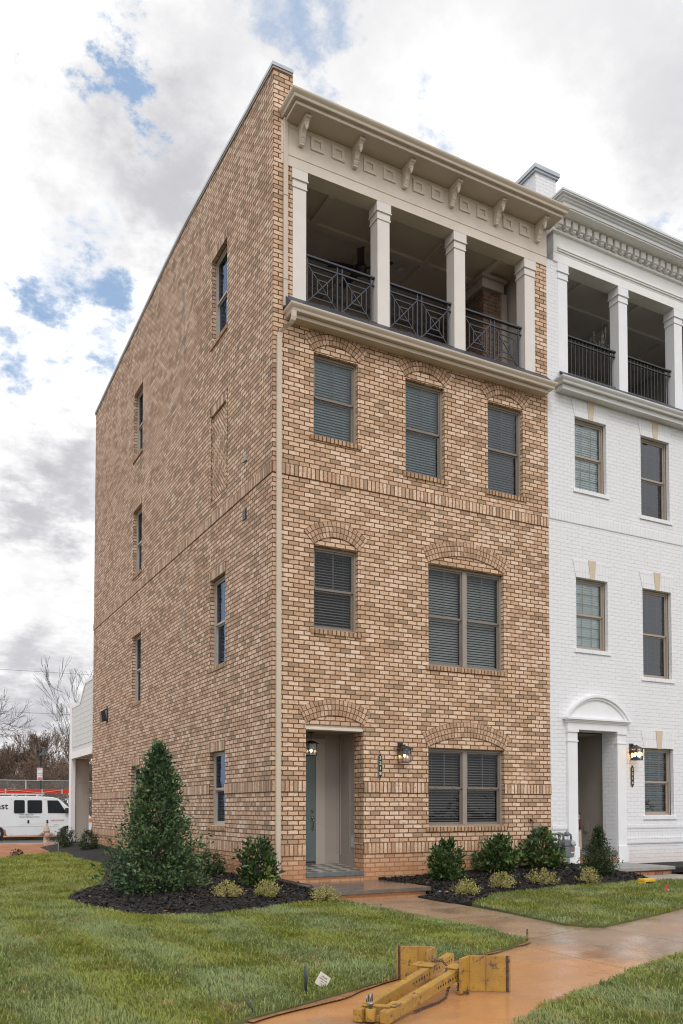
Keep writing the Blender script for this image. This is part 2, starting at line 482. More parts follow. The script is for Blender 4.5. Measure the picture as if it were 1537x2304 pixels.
def wall_cells(mb, mp, u0, u1, z0, z1, openings, zones, d=0, reveal=.085, uoff=0):
    us = sorted({u0, u1, *[o[0] for o in openings], *[o[1] for o in openings]})
    us = [u for u in us if u0-1e-6 <= u <= u1+1e-6]
    zs = sorted({z0, z1, *[o[2] for o in openings], *[o[3] for o in openings], *[z[0] for z in zones]})
    zs = [z for z in zs if z0-1e-6 <= z <= z1+1e-6]
    def zb(z):
        for a, b, c in zones:
            if a <= z < b: return c
        return 0
    for a, b in zip(us, us[1:]):
        for c, e in zip(zs, zs[1:]):
            um, zm = (a+b)/2, (c+e)/2
            if any(o[0] < um < o[1] and o[2] < zm < o[3] for o in openings): continue
            k = zb(zm)
            mb.face([mp(a, d, c), mp(b, d, c), mp(b, d, e), mp(a, d, e)],
                    [(a+uoff, c-k), (b+uoff, c-k), (b+uoff, e-k), (a+uoff, e-k)])
    for o in openings:
        rv = o[4] if len(o) > 4 else reveal
        cuts = [o[2]]+[z for z in zs if o[2] < z < o[3]]+[o[3]]
        for c, e in zip(cuts, cuts[1:]):
            k = zb((c+e)/2)
            for u in (o[0], o[1]):
                mb.face([mp(u, d, c), mp(u, d+rv, c), mp(u, d+rv, e), mp(u, d, e)],
                        [(.1, c-k), (.1+rv, c-k), (.1+rv, e-k), (.1, e-k)])
        for z in (o[2], o[3]):
            mb.face([mp(o[0], d, z), mp(o[1], d, z), mp(o[1], d+rv, z), mp(o[0], d+rv, z)],
                    [(o[0], 0.01), (o[1], .01), (o[1], .01+rv), (o[0], .01+rv)])

def arch_ring(name, parent, mp, u0, u1, zs, rise, th, mats, proud=.016, back=.0):
    """segmental arch of header bricks standing slightly proud of the wall"""
    hw = (u1-u0)/2; uc = (u0+u1)/2
    r = (hw*hw+rise*rise)/(2*rise); zc = zs+rise-r
    a0 = math.asin(hw/r); n = 22
    mb = MB()
    A = [-a0+2*a0*i/n for i in range(n+1)]
    pt = lambda a, rr, d: mp(uc+rr*math.sin(a), d, zc+rr*math.cos(a))
    for a, b in zip(A, A[1:]):
        rm = r+th/2
        mb.face([pt(a, r, -proud), pt(b, r, -proud), pt(b, r+th, -proud), pt(a, r+th, -proud)], [(a*rm, 0), (b*rm, 0), (b*rm, th), (a*rm, th)])
        mb.face([pt(a, r+th, -proud), pt(b, r+th, -proud), pt(b, r+th, back), pt(a, r+th, back)], [(a*rm, .2), (b*rm, .2), (b*rm, .21), (a*rm, .21)])
        mb.face([pt(a, r, -proud), pt(b, r, -proud), pt(b, r, back), pt(a, r, back)], [(a*rm, .02), (b*rm, .02), (b*rm, .03), (a*rm, .03)])
    for a in (-a0, a0):
        mb.face([pt(a, r, -proud), pt(a, r+th, -proud), pt(a, r+th, back), pt(a, r, back)], [(0, 0), (0, th), (.02, th), (.02, 0)])
    return mb.build(name, mats, parent)

def window(parent, mp, u0, u1, z0, z1, units=1, slat=None, glass=None, dep=.085, arch=None, sill=True, frame=None, lockz=False, slat_tilt=1.15, grid=1, sill_mat=None, label=None, gap=.0, lintel=True):
    frame = frame or M_wfr
    mb = MB()
    f = .042
    # outer frame
    mbox(mb, mp, u0, u0+f, dep, dep+.09, z0, z1); mbox(mb, mp, u1-f, u1, dep, dep+.09, z0, z1)
    mbox(mb, mp, u0+f, u1-f, dep, dep+.09, z1-f, z1); mbox(mb, mp, u0+f, u1-f, dep, dep+.09, z0, z0+f*.8)
    mw = .10
    segs = []
    if units == 2:
        uc = (u0+u1)/2
        mbox(mb, mp, uc-mw/2, uc+mw/2, dep-.004, dep+.09, z0+f*.8, z1-f)
        segs = [(u0+f, uc-mw/2), (uc+mw/2, u1-f)]
    else: segs = [(u0+f, u1-f)]
    zt, zb_ = z1-f, z0+f*.8
    zm = zb_+(zt-zb_)*.5
    mb.slot = 1
    s = .034
    for a, b in segs:
        d0 = dep+.022
        mbox(mb, mp, a, a+s, d0, d0+.028, zm, zt); mbox(mb, mp, b-s, b, d0, d0+.028, zm, zt)
        mbox(mb, mp, a+s, b-s, d0, d0+.028, zt-s, zt); mbox(mb, mp, a+s, b-s, d0-.004, d0+.028, zm-.018, zm+.022)
        d1 = dep+.052
        mbox(mb, mp, a, a+s, d1, d1+.028, zb_, zm-.018); mbox(mb, mp, b-s, b, d1, d1+.028, zb_, zm-.018)
        mbox(mb, mp, a+s, b-s, d1, d1+.028, zb_, zb_+.05); mbox(mb, mp, a+s, b-s, d1, d1+.028, zm-.045, zm-.019)
        if lockz:
            for t in (.25, .75):
                uu = a+(b-a)*t
                mbox(mb, mp, uu-.025, uu+.025, d0-.012, d0-.004, zm+.0, zm+.03)
        ng = grid
        for k in range(ng):
            uu = a+(b-a)*(k+1)/(ng+1)
            mbox(mb, mp, uu-.008, uu+.008, d0+.016, d0+.022, zm+.022, zt-s)
        if grid > 1:
            for q in (1/3, 2/3):
                for (za, zc, dq) in ((zm+.022, zt-s, .030), (zb_+.05, zm-.045, .0505)):
                    zz = za+(zc-za)*q
                    mbox(mb, mp, a+s, b-s, d0+dq, d0+dq+.006, zz-.006, zz+.006)
            for k in range(ng):
                uu = a+(b-a)*(k+1)/(ng+1)
                mbox(mb, mp, uu-.006, uu+.006, d0+.046, d0+.050, zb_+.05, zm-.045)
    # dark reveal of the room behind, and the inner lining
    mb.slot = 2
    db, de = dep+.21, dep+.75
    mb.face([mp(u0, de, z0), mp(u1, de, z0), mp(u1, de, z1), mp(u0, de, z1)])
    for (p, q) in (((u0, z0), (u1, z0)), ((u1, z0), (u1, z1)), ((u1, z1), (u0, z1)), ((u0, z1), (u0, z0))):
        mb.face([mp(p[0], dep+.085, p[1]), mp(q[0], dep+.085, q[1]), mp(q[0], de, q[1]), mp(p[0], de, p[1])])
    w = mb.build('window', [frame, M_wfr_dk if frame is M_wfr else frame, M_dark], parent)
    if label: w['label'] = label
    for a, b in segs:
        g = MB(); g.face([mp(a+s, dep+.034, zm), mp(b-s, dep+.034, zm), mp(b-s, dep+.034, zt-s), mp(a+s, dep+.034, zt-s)])
        g.build('pane', glass or M_glass, w)
        g = MB(); g.face([mp(a+s, dep+.064, zb_+.05), mp(b-s, dep+.064, zb_+.05), mp(b-s, dep+.064, zm-.02), mp(a+s, dep+.064, zm-.02)])
        g.build('pane', glass or M_glass, w)
        if slat:
            bl = MB()
            mbox(bl, mp, a+.01, b-.01, dep+.115, dep+.165, zt-.05, zt-.005)
            z = zt-.075
            hw = .0170 if slat is not M_slat_w else .0275
            dz, dd = hw*math.sin(slat_tilt), hw*math.cos(slat_tilt)
            while z > zb_+.02+gap:
                dc = dep+(.096 if slat is M_slat_w else .14)
                p0, p1 = (dc-dd, z-dz), (dc+dd, z+dz)
                jit = random.uniform(-.001, .001)
                for off in (0, .0028):
                    bl.face([mp(a+.012, p0[0], p0[1]+off+jit), mp(b-.012, p0[0], p0[1]+off+jit), mp(b-.012, p1[0], p1[1]+off), mp(a+.012, p1[0], p1[1]+off)])
                z -= .0500
            for t in (.2, .8):
                uu = a+(b-a)*t
                mbox(bl, mp, uu-.002, uu+.002, dep+.112, dep+.114, zb_+.02, zt-.05)
            bl.build('blind', slat, w)
    if sill:
        sm = MB()
        L = 16
        a, b = u0-.065, u1+.065
        n = max(8, round((b-a)/.0816))
        for i in range(n):       # rowlock bricks, each slightly its own height
            ua = a+(b-a)*i/n+.0035; ub = a+(b-a)*(i+1)/n-.0035
            j = random.uniform(-.002, .002)
            p = [mp(ua, -.03+j, z0-.088), mp(ub, -.03+j, z0-.088), mp(ub, -.03+j, z0-.008), mp(ua, -.03+j, z0-.008)]
            q = [mp(ua, .0, z0-.088), mp(ub, .0, z0-.088), mp(ub, dep+.02, z0+.003), mp(ua, dep+.02, z0+.003)]
            uv = [(.1+i*.0816, .02), (.17+i*.0816, .02), (.17+i*.0816, .10), (.1+i*.0816, .10)]
            if sill_mat: uv = None
            sm.face(p, uv); sm.face([p[3], p[2], q[2], q[3]], uv); sm.face([p[0], p[1], q[1], q[0]], uv)
            sm.face([p[0], p[3], q[3], q[0]], uv); sm.face([p[1], p[2], q[2], q[1]], uv)
        sm.slot = 1
        mbox(sm, mp, a+.004, b-.004, -.024, .0, z0-.084, z0-.014)
        sm.build('sill', [sill_mat or M_row, sill_mat or mat('mortar_bed', (.23,.13,.075), .9, .2, 30)], w)
    if arch:
        arch_ring('arch', w, mp, arch[0], arch[1], arch[2], arch[3], .29, M_arch)
    return w

def sweep_eave(mb, x0, x1, y_in, yend, prof, close_ends=True):
    """profile (o, z) carried round three sides of an eave: back along the left end, along the front, back along the right end"""
    rows = []
    for (o, z) in prof:
        rows.append([(x0-o, yend[0], z), (x0-o, y_in-o, z), (x1+o, y_in-o, z), (x1+o, yend[1], z)])
    n = len(prof)
    for i in range(n):
        a, b = rows[i], rows[(i+1) % n]
        for k in range(3):
            mb.face([a[k], a[k+1], b[k+1], b[k]])
    if close_ends:
        mb.face([r[0] for r in rows][::-1]); mb.face([r[3] for r in rows])

def column(parent, xc, y0, z0, z1, material, w=.262, cap=.18, name='column'):
    mb = MB(); h = w/2
    mb.box(xc-h, xc+h, y0, y0+w, z0, z1)
    # two-step capital wrapped round the head
    for (za, zb_, o) in ((z1-.17, z1-.004, .022), (z1-.195, z1-.171, .034)):
        mb.box(xc-h-o, xc+h+o, y0-o, y0+w+o, za, zb_)
    mb.box(xc-h-.016, xc+h+.016, y0-.016, y0+w+.016, z1-.335, z1-.3)
    mb.box(xc-h-.010, xc+h+.010, y0-.010, y0+w+.010, z1-.2995, z1-.196)
    return mb.build(name, material, parent, bevel=.004)

# ================================================================== BRICK TOWNHOUSE
brick = empty('brick_townhouse', (0, 0, 0), 'tan brick end townhouse with arched window heads, four storeys and an open top balcony', 'house')
F_OPEN = [(.785, 1.685, 7.92, 9.41), (2.705, 3.595, 7.62, 9.41), (4.632, 5.522, 7.62, 9.41),
          (.793, 1.683, 4.475, 5.955), (3.205, 5.00, 4.02, 5.955), (3.19, 4.985, .975, 2.455),
          (.645, 1.795, -.5, 2.785, .345)]
S_OPEN = [(2.30, 3.19, 10.87, 12.65), (8.715, 9.60, 10.85, 12.645), (8.72, 9.60, 7.62, 9.39), (2.31, 3.19, 4.165, 5.955), (8.715, 9.60, 4.145, 5.955), (2.285, 3.185, .98, 2.446), (8.715, 9.60, .98, 2.446),
          (2.305, 3.175, 7.60, 9.365, .03)]
PAR = [(0, 14.30), (1.2, 14.37), (2.6, 14.47), (4.9, 14.60), (6.6, 14.59), (8.6, 14.51), (11, 14.43), (LEN, 14.28)]
def parz(y):
    for (a, za), (b, zb_) in zip(PAR, PAR[1:]):
        if a <= y <= b: return za+(zb_-za)*(y-a)/(b-a)
    return PAR[-1][1]
PT = .335   # parapet thickness
mb = MB()
wall_cells(mb, FR, 0, W, -.5, 10.30, F_OPEN, ZONES)
wall_cells(mb, FR, 0, .372, 10.30, 14.30, [], ZONES)
wall_cells(mb, FR, 5.861, W, 10.30, 12.61, [], ZONES)
for (x, s) in ((.372, 10.30), (5.861, 10.30)):       # returns of the brick piers
    mb.face([(x, 0, s), (x, .26, s), (x, .26, 12.61), (x, 0, 12.61)], [(0, s-7.31), (.26, s-7.31), (.26, 12.61-7.31), (0, 12.61-7.31)])
# parapet stub above the eave
mb.face([(PT, 0, 12.6), (PT, LEN, 12.6), (PT, LEN, 14.28), (PT, 0, 14.3)])
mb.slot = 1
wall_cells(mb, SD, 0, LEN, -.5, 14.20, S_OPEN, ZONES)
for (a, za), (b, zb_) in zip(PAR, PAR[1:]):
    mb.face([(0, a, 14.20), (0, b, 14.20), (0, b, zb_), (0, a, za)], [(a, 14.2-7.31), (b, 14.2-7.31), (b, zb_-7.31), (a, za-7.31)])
# rear and party walls
mb.slot = 1
mb.face([(0, LEN, -.5), (W, LEN, -.5), (W, LEN, 13.4), (0, LEN, 14.28)])
mb.slot = 2
mb.face([(W, .01, 10), (W, LEN, 10), (W, LEN, 13.36), (W, .01, 13.36)])
wall_o = mb.build('wall', [M_run, M_runs, M_dark], brick)

# bands of soldier bricks, standing a little proud
def band(mp, segs, z0, z1, m, proud=.016):
    for a, b in segs:
        mb = MB()
        mb.face([mp(a, -proud, z0), mp(b, -proud, z0), mp(b, -proud, z1), mp(a, -proud, z1)], [(a, 0), (b, 0), (b, .2032), (a, .2032)])
        for z in (z0, z1):
            mb.face([mp(a, -proud, z), mp(b, -proud, z), mp(b, 0, z), mp(a, 0, z)], [(a, .01), (b, .01), (b, .02), (a, .02)])
        mb.slot = 1
        for u in (a, b):
            mb.face([mp(u, -proud, z0), mp(u, 0, z0), mp(u, 0, z1), mp(u, -proud, z1)], [(0, 0), (.016, 0), (.016, .2), (0, .2)])
        mb.build('soldier_course', [m, mat('brick_core', (.16,.075,.05), .85, .2, 20)], brick)
band(FR, [(-.016, W)], 7.107, 7.31, M_sol)
band(FR, [(-.016, .645), (1.795, 3.19), (4.985, W+.012)], 1.60, 1.803, M_sol)
band(FR, [(-.016, .645), (1.795, W+.012)], .499, .702, M_sol)
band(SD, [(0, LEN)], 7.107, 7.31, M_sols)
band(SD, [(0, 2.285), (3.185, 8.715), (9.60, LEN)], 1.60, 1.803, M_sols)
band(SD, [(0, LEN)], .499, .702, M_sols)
for o in S_OPEN:                                           # flat soldier heads over the side openings
    band(SD, [(o[0], o[1]+.05)], o[3], o[3]+.2032, M_sols, .012)

# windows in the street front
window(brick, FR, *F_OPEN[0], slat=M_slat_t, arch=(.785, 1.685, 9.44, .175), label='upper floor window nearest the downspout')
window(brick, FR, *F_OPEN[1], slat=M_slat_t, arch=(2.705, 3.595, 9.44, .175))
window(brick, FR, *F_OPEN[2], slat=M_slat_g, arch=(4.632, 5.522, 9.44, .175))
window(brick, FR, *F_OPEN[3], slat=M_slat_d, glass=M_glass_low, arch=(.793, 1.690, 5.97, .17), slat_tilt=.75)
window(brick, FR, *F_OPEN[4], units=2, slat=M_slat_g, glass=M_glass_low, arch=(3.205, 5.00, 5.985, .205))
window(brick, FR, *F_OPEN[5], units=2, slat=M_slat_d, glass=M_glass_low, arch=(3.19, 4.985, 2.475, .21), lockz=True, slat_tilt=.65)
for o in S_OPEN[:7]:
    window(brick, SD, *o[:4], slat=M_slat_g, glass=M_glass_s, frame=mat('window_vinyl_side', (.42,.38,.34), .45, .05, 8), slat_tilt=1.2)

arch_ring('arch', brick, FR, .645, 1.795, 2.808, .150, .29, M_arch)
# blind panel of herringbone brick on the side wall
mb = MB()
zc = [(7.60, 7.95, 1), (7.95, 8.95, 0), (8.95, 9.365, 1)]
for a, b, s in zc:
    mb.slot = s
    mb.face([(.03, 2.305, a), (.03, 3.175, a), (.03, 3.175, b), (.03, 2.305, b)])
mb.slot = 2
for (a, b, c, e) in ((2.245, 2.304, 7.52, 9.57), (3.176, 3.235, 7.52, 9.57), (2.305, 3.175, 7.515, 7.598)):
    mb.box(-.012, 0, a, b, c, e)
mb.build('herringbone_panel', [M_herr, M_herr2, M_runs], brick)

# expansion joint and wall fittings on the side wall
mb = MB()
mb.box(-.003, .004, 5.09, 5.108, 2.74, 7.10); mb.box(-.003, .004, 5.09, 5.108, 7.32, 14.1)
mb.build('expansion_joint', M_caulk, brick)
for z in (6.76, 7.81):
    mb = MB()
    if z < 7: 
        mb.box(-.02, 0, 1.20, 1.36, z-.10, z+.10)
        mb.slot = 1
        for k in range(5): mb.box(-.03, -.0201, 1.215, 1.345, z-.09+k*.038, z-.072+k*.038)
        mb.build('wall_vent', [M_black, mat('vent_blade', (.20,.21,.23), .4)], brick)
    else:
        mb.prism([(1.26, z+.09), (1.34, z-.06), (1.18, z-.06)], -.03, 0, lambda a, b, d: (d, a, b))
        mb.build('wall_vent', mat('vent_grey', (.30,.29,.28), .5), brick)
mb = MB()
mb.tube([(.0, 4.12, .66), (-.05, 4.12, .66), (-.06, 4.10, .66), (-.06, 3.42, .655), (-.06, 3.40, .60)], .017, 8)
mb.build('condensate_pipe', mat('cream_plastic', (.66,.58,.43), .4), brick)

# metal coping on the parapet
mb = MB()
pts = PAR
for (a, za), (b, zb_) in zip(pts, pts[1:]):
    a2 = a-.03 if a == 0 else a; b2 = b+.03 if b == LEN else b
    for (x0, x1, k0, k1, s) in ((-.035, PT+.035, .012, .075, 0),):
        mb.slot = s
        P = [(x0, a2, za+k0), (x1, a2, za+k0), (x1, b2, zb_+k0), (x0, b2, zb_+k0)]
        Q = [(x0, a2, za+k1), (x1, a2, za+k1), (x1, b2, zb_+k1), (x0, b2, zb_+k1)]
        for f in ((P[0], P[3], Q[3], Q[0]), (P[1], P[2], Q[2], Q[1]), (Q[0], Q[1], Q[2], Q[3]), (P[0], P[1], P[2], P[3])): mb.face(f)
        if a == 0: mb.face((P[0], P[1], Q[1], Q[0]))
        if b == LEN: mb.face((P[3], P[2], Q[2], Q[3]))
    mb.slot = 1
    x0, x1 = -.022, PT+.022
    P = [(x0, a2+.012*(a == 0), za-.03), (x1, a2+.012*(a == 0), za-.03), (x1, b2, zb_-.03), (x0, b2, zb_-.03)]
    Q = [(p[0], p[1], p[2]+.041) for p in P]
    for f in ((P[0], P[3], Q[3], Q[0]), (P[1], P[2], Q[2], Q[1]), (P[0], P[1], P[2], P[3])): mb.face(f)
    if a == 0: mb.face((P[0], P[1], Q[1], Q[0]))
mb.build('parapet_coping', [M_coping, M_copd], brick)
mb = MB(); mb.box(PT, W, -.40, LEN-.01, 13.40, 13.46); mb.build('roof', M_flash, brick)

# eave: frieze, soffit, gutter
mb = MB()
mb.box(.145, W-.004, -.022, .30, 12.612, 12.795)
mb.box(.145, W-.004, -.030, .298, 12.798, 13.376)
mb.box(.145, W-.004, -.036, -.0301, 13.30, 13.375)
mb.build('frieze', M_trim, brick, bevel=.004)
mb = MB()
mb.box(.215, 6.215, -.47, -.0365, 13.378, 13.40)
mb.build('soffit', M_soff, brick)
mb = MB()
sweep_eave(mb, .235, 6.19, -.455, (-.004, -.10), [(0, 13.372), (.022, 13.368), (.026, 13.40), (.018, 13.425), (0, 13.425)])
mb.build('soffit_edge', M_trim, brick)
def gutter_prof(z, k=1.0):
    return [(0, z), (.078*k, z), (.086*k, z+.018), (.09*k, z+.04), (.118*k, z+.072), (.132*k, z+.095), (.134*k, z+.122), (.120*k, z+.124), (.116*k, z+.10), (0, z+.085)]
mb = MB()
sweep_eave(mb, .235, 6.185, -.466, (-.004, -.25), gutter_prof(13.43))
mb.build('gutter', M_trimd, brick)
for i in range(6):                                        # scrolled corbels
    x = .506+i*1.0776
    mb = MB()
    prof = [(0,13.374),(.325,13.374),(.325,13.345),(.30,13.335),(.30,13.315),(.285,13.30),(.255,13.275),(.225,13.25),(.19,13.235),(.155,13.21),(.135,13.175),(.130,13.14),(.118,13.115),(.10,13.10),(.10,13.075),(.088,13.065),(.088,13.045),(.074,13.035),(.074,13.005),(0,13.005)]
    mb.prism([(-.0365-e, z) for e, z in prof], x-.044, x+.044, lambda a, b, d: (d, a, b))
    mb.box(x-.054, x+.054, -.0365-.335, -.0365, 13.325, 13.3735)
    c = mb.build('corbel', M_trim, brick, bevel=.004)
    d = MB(); d.lathe((x, -.0365-.255, 0), [(.014,13.285),(.038,13.27),(.046,13.248),(.038,13.226),(.028,13.218),(.034,13.206),(.022,13.178),(.008,13.150),(.002,13.143)], 12)
    d.build('drop_finial', M_trim, c)
    if i < 5:
        for o in (.20, .623):
            q = MB(); a = x+o; b = a+.257; z0, z1 = 13.045, 13.292
            y0, y1 = -.058, -.0302
            q.box(a, b, y0, y1, z0, z0+.062); q.box(a, b, y0, y1, z1-.062, z1)
            q.box(a, a+.065, y0, y1, z0+.062, z1-.062); q.box(b-.065, b, y0, y1, z0+.062, z1-.062)
            q.build('frieze_panel', M_trim, brick, bevel=.003)

# lower cornice and gutter below the balcony
mb = MB()
sweep_eave(mb, .33, 6.03, -.215, (-.003, -.003), gutter_prof(9.868, 1.0))
sweep_eave(mb, .335, 6.02, -.195, (-.003, -.003), [(0, 9.80), (.012, 9.80), (.016, 9.866), (0, 9.866)], True)
mb.box(.335, 6.02, -.1945, -.003, 9.803, 9.864)
mb.build('gutter', M_trimd, brick)
mb = MB()
for (a, b, c, e) in (((.24,-.315,9.975), (6.12,-.315,9.975), (6.15,-.006,10.285), (.20,-.006,10.285)),):
    mb.face([a, b, c, e])
mb.face([(.24,-.315,9.975), (.20,-.006,10.285), (.20,-.006,9.97)]); mb.face([(6.12,-.315,9.975), (6.15,-.006,10.285), (6.15,-.006,9.97)])
mb.build('balcony_apron', M_flash, brick)
# downspouts
mb = MB()
def rect_pipe(mb, pts, w=.078, d=.055):
    for a, b in zip(pts, pts[1:]):
        mb.bar(a, b, w, d, up=(0, 1, 0))
rect_pipe(mb, [(.215, -.045, 13.42), (.215, -.045, 10.05)])
mb.box(.169, .261, -.081, -.012, 12.02, 12.05); mb.box(.169, .261, -.081, -.012, 10.52, 10.55)
mb.build('downspout', M_trimd, brick, bevel=.006)
mb = MB()
path = [Vector((.275, -.27, 9.87)), Vector((.275, -.27, 9.76)), Vector((.262, -.255, 9.70)), Vector((.225, -.205, 9.65)), Vector((.15, -.115, 9.60)), Vector((.112, -.062, 9.54)), Vector((.10, -.05, 9.46)), Vector((.10, -.05, 5.1)), Vector((.10, -.05, .12))]
n = 4
rings = []
for i, p in enumerate(path):
    w, d = .042, .03
    rings.append([mb.vert(p+Vector((sx*w, sy*d, 0))) for sx, sy in ((-1,-1),(1,-1),(1,1),(-1,1))])
for a, b in zip(rings, rings[1:]):
    for k in range(4): mb.face_ids([a[k], a[(k+1)%4], b[(k+1)%4], b[k]])
for z in (9.44, 6.98, 4.12, 1.2):
    mb.box(.0555, .1445, -.0825, -.0175, z, z+.03)
mb.build('downspout', M_trimd, brick, bevel=.006)

# columns and balcony interior
for xc in (.505, 2.232, 3.967, 5.729):
    column(brick, xc, -.004, 10.25, 12.610, M_col)
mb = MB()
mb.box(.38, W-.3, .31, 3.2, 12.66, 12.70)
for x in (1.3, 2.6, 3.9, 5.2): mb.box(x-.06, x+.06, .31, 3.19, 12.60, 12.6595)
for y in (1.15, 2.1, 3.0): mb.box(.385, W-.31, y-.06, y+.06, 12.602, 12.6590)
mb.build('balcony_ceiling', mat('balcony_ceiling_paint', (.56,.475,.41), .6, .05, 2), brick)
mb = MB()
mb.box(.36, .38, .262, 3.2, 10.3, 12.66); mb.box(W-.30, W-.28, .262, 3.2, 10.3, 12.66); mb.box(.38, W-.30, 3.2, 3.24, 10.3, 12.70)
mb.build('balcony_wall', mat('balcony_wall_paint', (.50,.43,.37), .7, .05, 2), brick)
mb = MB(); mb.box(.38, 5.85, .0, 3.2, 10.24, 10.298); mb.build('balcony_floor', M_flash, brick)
mb = MB(); mb.box(5.205, 5.66, .86, 2.3, 10.30, 12.33); mb.slot = 1; mb.box(5.12, 5.70, .78, 2.4, 12.33, 12.52); mb.box(5.08, 5.74, .72, 2.45, 12.52, 12.60); mb.box(5.661, 5.80, .80, 2.3, 10.3, 12.33)
mb.build('fireplace_stack', [M_fire, mat('balcony_trim_paint', (.36,.31,.27), .6, .04, 3)], brick)
mb = MB(); mb.lathe((3.55, 1.55, 0), [(.02,12.652),(.075,12.650),(.08,12.62),(.06,12.61),(.02,12.609)], 16)
mb.build('smoke_detector', mat('detector_grey', (.5,.49,.48), .5), brick)

# iron balcony railings, three bays
def railing_bay(x0, x1):
    mb = MB(); y = .12
    mb.box(x0, x1, y-.035, y+.035, 11.185, 11.215); mb.box(x0, x1, y-.018, y+.018, 11.045, 11.07); mb.box(x0, x1, y-.018, y+.018, 10.335, 10.36)
    r = mb.build('railing', M_iron, brick)
    xs = [x0+.075, x0+.075+(x1-x0-.25)/2, x0+.175+(x1-x0-.25)/2, x1-.075]
    for a, b in ((xs[0], xs[1]), (xs[2], xs[3])):
        p = MB(); za, zb_ = 10.36, 11.057
        for x in (a, b): p.box(x-.0125, x+.0125, y-.0125, y+.0125, za-.02, 11.186)
        w, h_ = b-a, zb_-za
        for s in (1/6, 1/3):
            xa, xb, z0, z1 = a+w*s, b-w*s, za+h_*s, zb_-h_*s
            t = .0095
            p.box(xa-t, xa+t, y-t, y+t, z0, z1); p.box(xb-t, xb+t, y-t, y+t, z0, z1)
            p.box(xa, xb, y-t*.9, y+t*.9, z0-t, z0+t); p.box(xa, xb, y-t*.9, y+t*.9, z1-t, z1+t)
        p.bar((a, y-.004, za), (b, y-.004, zb_), .019, .017); p.bar((a, y+.004, zb_), (b, y+.004, za), .019, .017)
        p.build('railing_panel', M_iron, r)
for a, b in ((.637, 2.100), (2.364, 3.835), (4.099, 5.597)): railing_bay(a, b)

# recessed entry
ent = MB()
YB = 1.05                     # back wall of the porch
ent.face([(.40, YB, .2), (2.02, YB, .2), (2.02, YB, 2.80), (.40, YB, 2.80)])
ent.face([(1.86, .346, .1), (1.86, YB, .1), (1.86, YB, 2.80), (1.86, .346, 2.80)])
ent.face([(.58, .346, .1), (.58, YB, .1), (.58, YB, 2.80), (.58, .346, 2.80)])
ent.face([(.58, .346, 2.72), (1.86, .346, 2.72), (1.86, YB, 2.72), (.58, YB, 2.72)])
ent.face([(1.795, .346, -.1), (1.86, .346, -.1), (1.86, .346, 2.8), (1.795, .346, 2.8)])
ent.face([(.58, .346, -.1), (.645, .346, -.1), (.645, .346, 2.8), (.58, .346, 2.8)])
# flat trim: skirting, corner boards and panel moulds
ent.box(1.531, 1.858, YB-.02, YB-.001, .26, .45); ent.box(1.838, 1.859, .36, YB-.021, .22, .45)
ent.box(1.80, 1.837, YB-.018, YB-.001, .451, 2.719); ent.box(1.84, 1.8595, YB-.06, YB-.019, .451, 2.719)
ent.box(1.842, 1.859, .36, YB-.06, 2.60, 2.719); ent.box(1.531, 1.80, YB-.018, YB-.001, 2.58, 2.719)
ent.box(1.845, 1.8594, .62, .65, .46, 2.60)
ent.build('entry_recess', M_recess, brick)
mb = MB(); mb.box(.646, 1.794, .03, .20, 2.695, 2.784); mb.box(.646, 1.794, .015, .03, 2.70, 2.73); mb.build('entry_lintel', M_trim, brick)
mb = MB()
mb.box(1.335, 1.42, YB-.045, YB-.002, .26, 2.54); mb.box(.43, .495, YB-.045, YB-.002, .26, 2.54); mb.box(.43, 1.53, YB-.046, YB-.003, 2.541, 2.63)
mb.box(1.421, 1.53, YB-.032, YB-.002, .26, 2.54)
mb.build('door_frame', mat('door_casing_paint', (.44,.385,.345), .5, .04, 3), brick)
dm = MB(); dm.box(.497, 1.333, YB-.03, YB-.004, .33, 2.54)
for (a, b, c, e) in ((.58, .90, .45, 1.05), (.94, 1.25, .45, 1.05), (.58, .90, 1.2, 2.4), (.94, 1.25, 1.2, 2.4)): 
    dm.box(a, b, YB-.036, YB-.0301, c, e)
dm.slot = 1; dm.box(.497, 1.333, YB-.034, YB-.002, .300, .329)
door = dm.build('front_door', [M_door, M_black], brick)
hd = MB()
hd.lathe((1.27, YB-.034, 1.27), [(.028,0),(.028,-.012),(.02,-.02),(.012,-.03)], 14, 'y')
hd.lathe((1.27, YB-.034, 1.14), [(.03,0),(.03,-.012),(.015,-.02)], 14, 'y')
hd.tube([(1.27, YB-.04, 1.13), (1.27, YB-.085, 1.12), (1.27, YB-.09, 1.06), (1.27, YB-.075, .99), (1.27, YB-.05, .95)], [.011,.010,.009,.009,.010], 8)
hd.lathe((1.27, YB-.034, .94), [(.02,0),(.02,-.02),(.01,-.028)], 12, 'y')
hd.build('handle', M_nickel, door)
mb = MB(); mb.box(1.842, 1.8590, .46, .57, .60, .82); mb.build('outlet_cover', mat('outlet_grey', (.5,.52,.53), .4), brick)
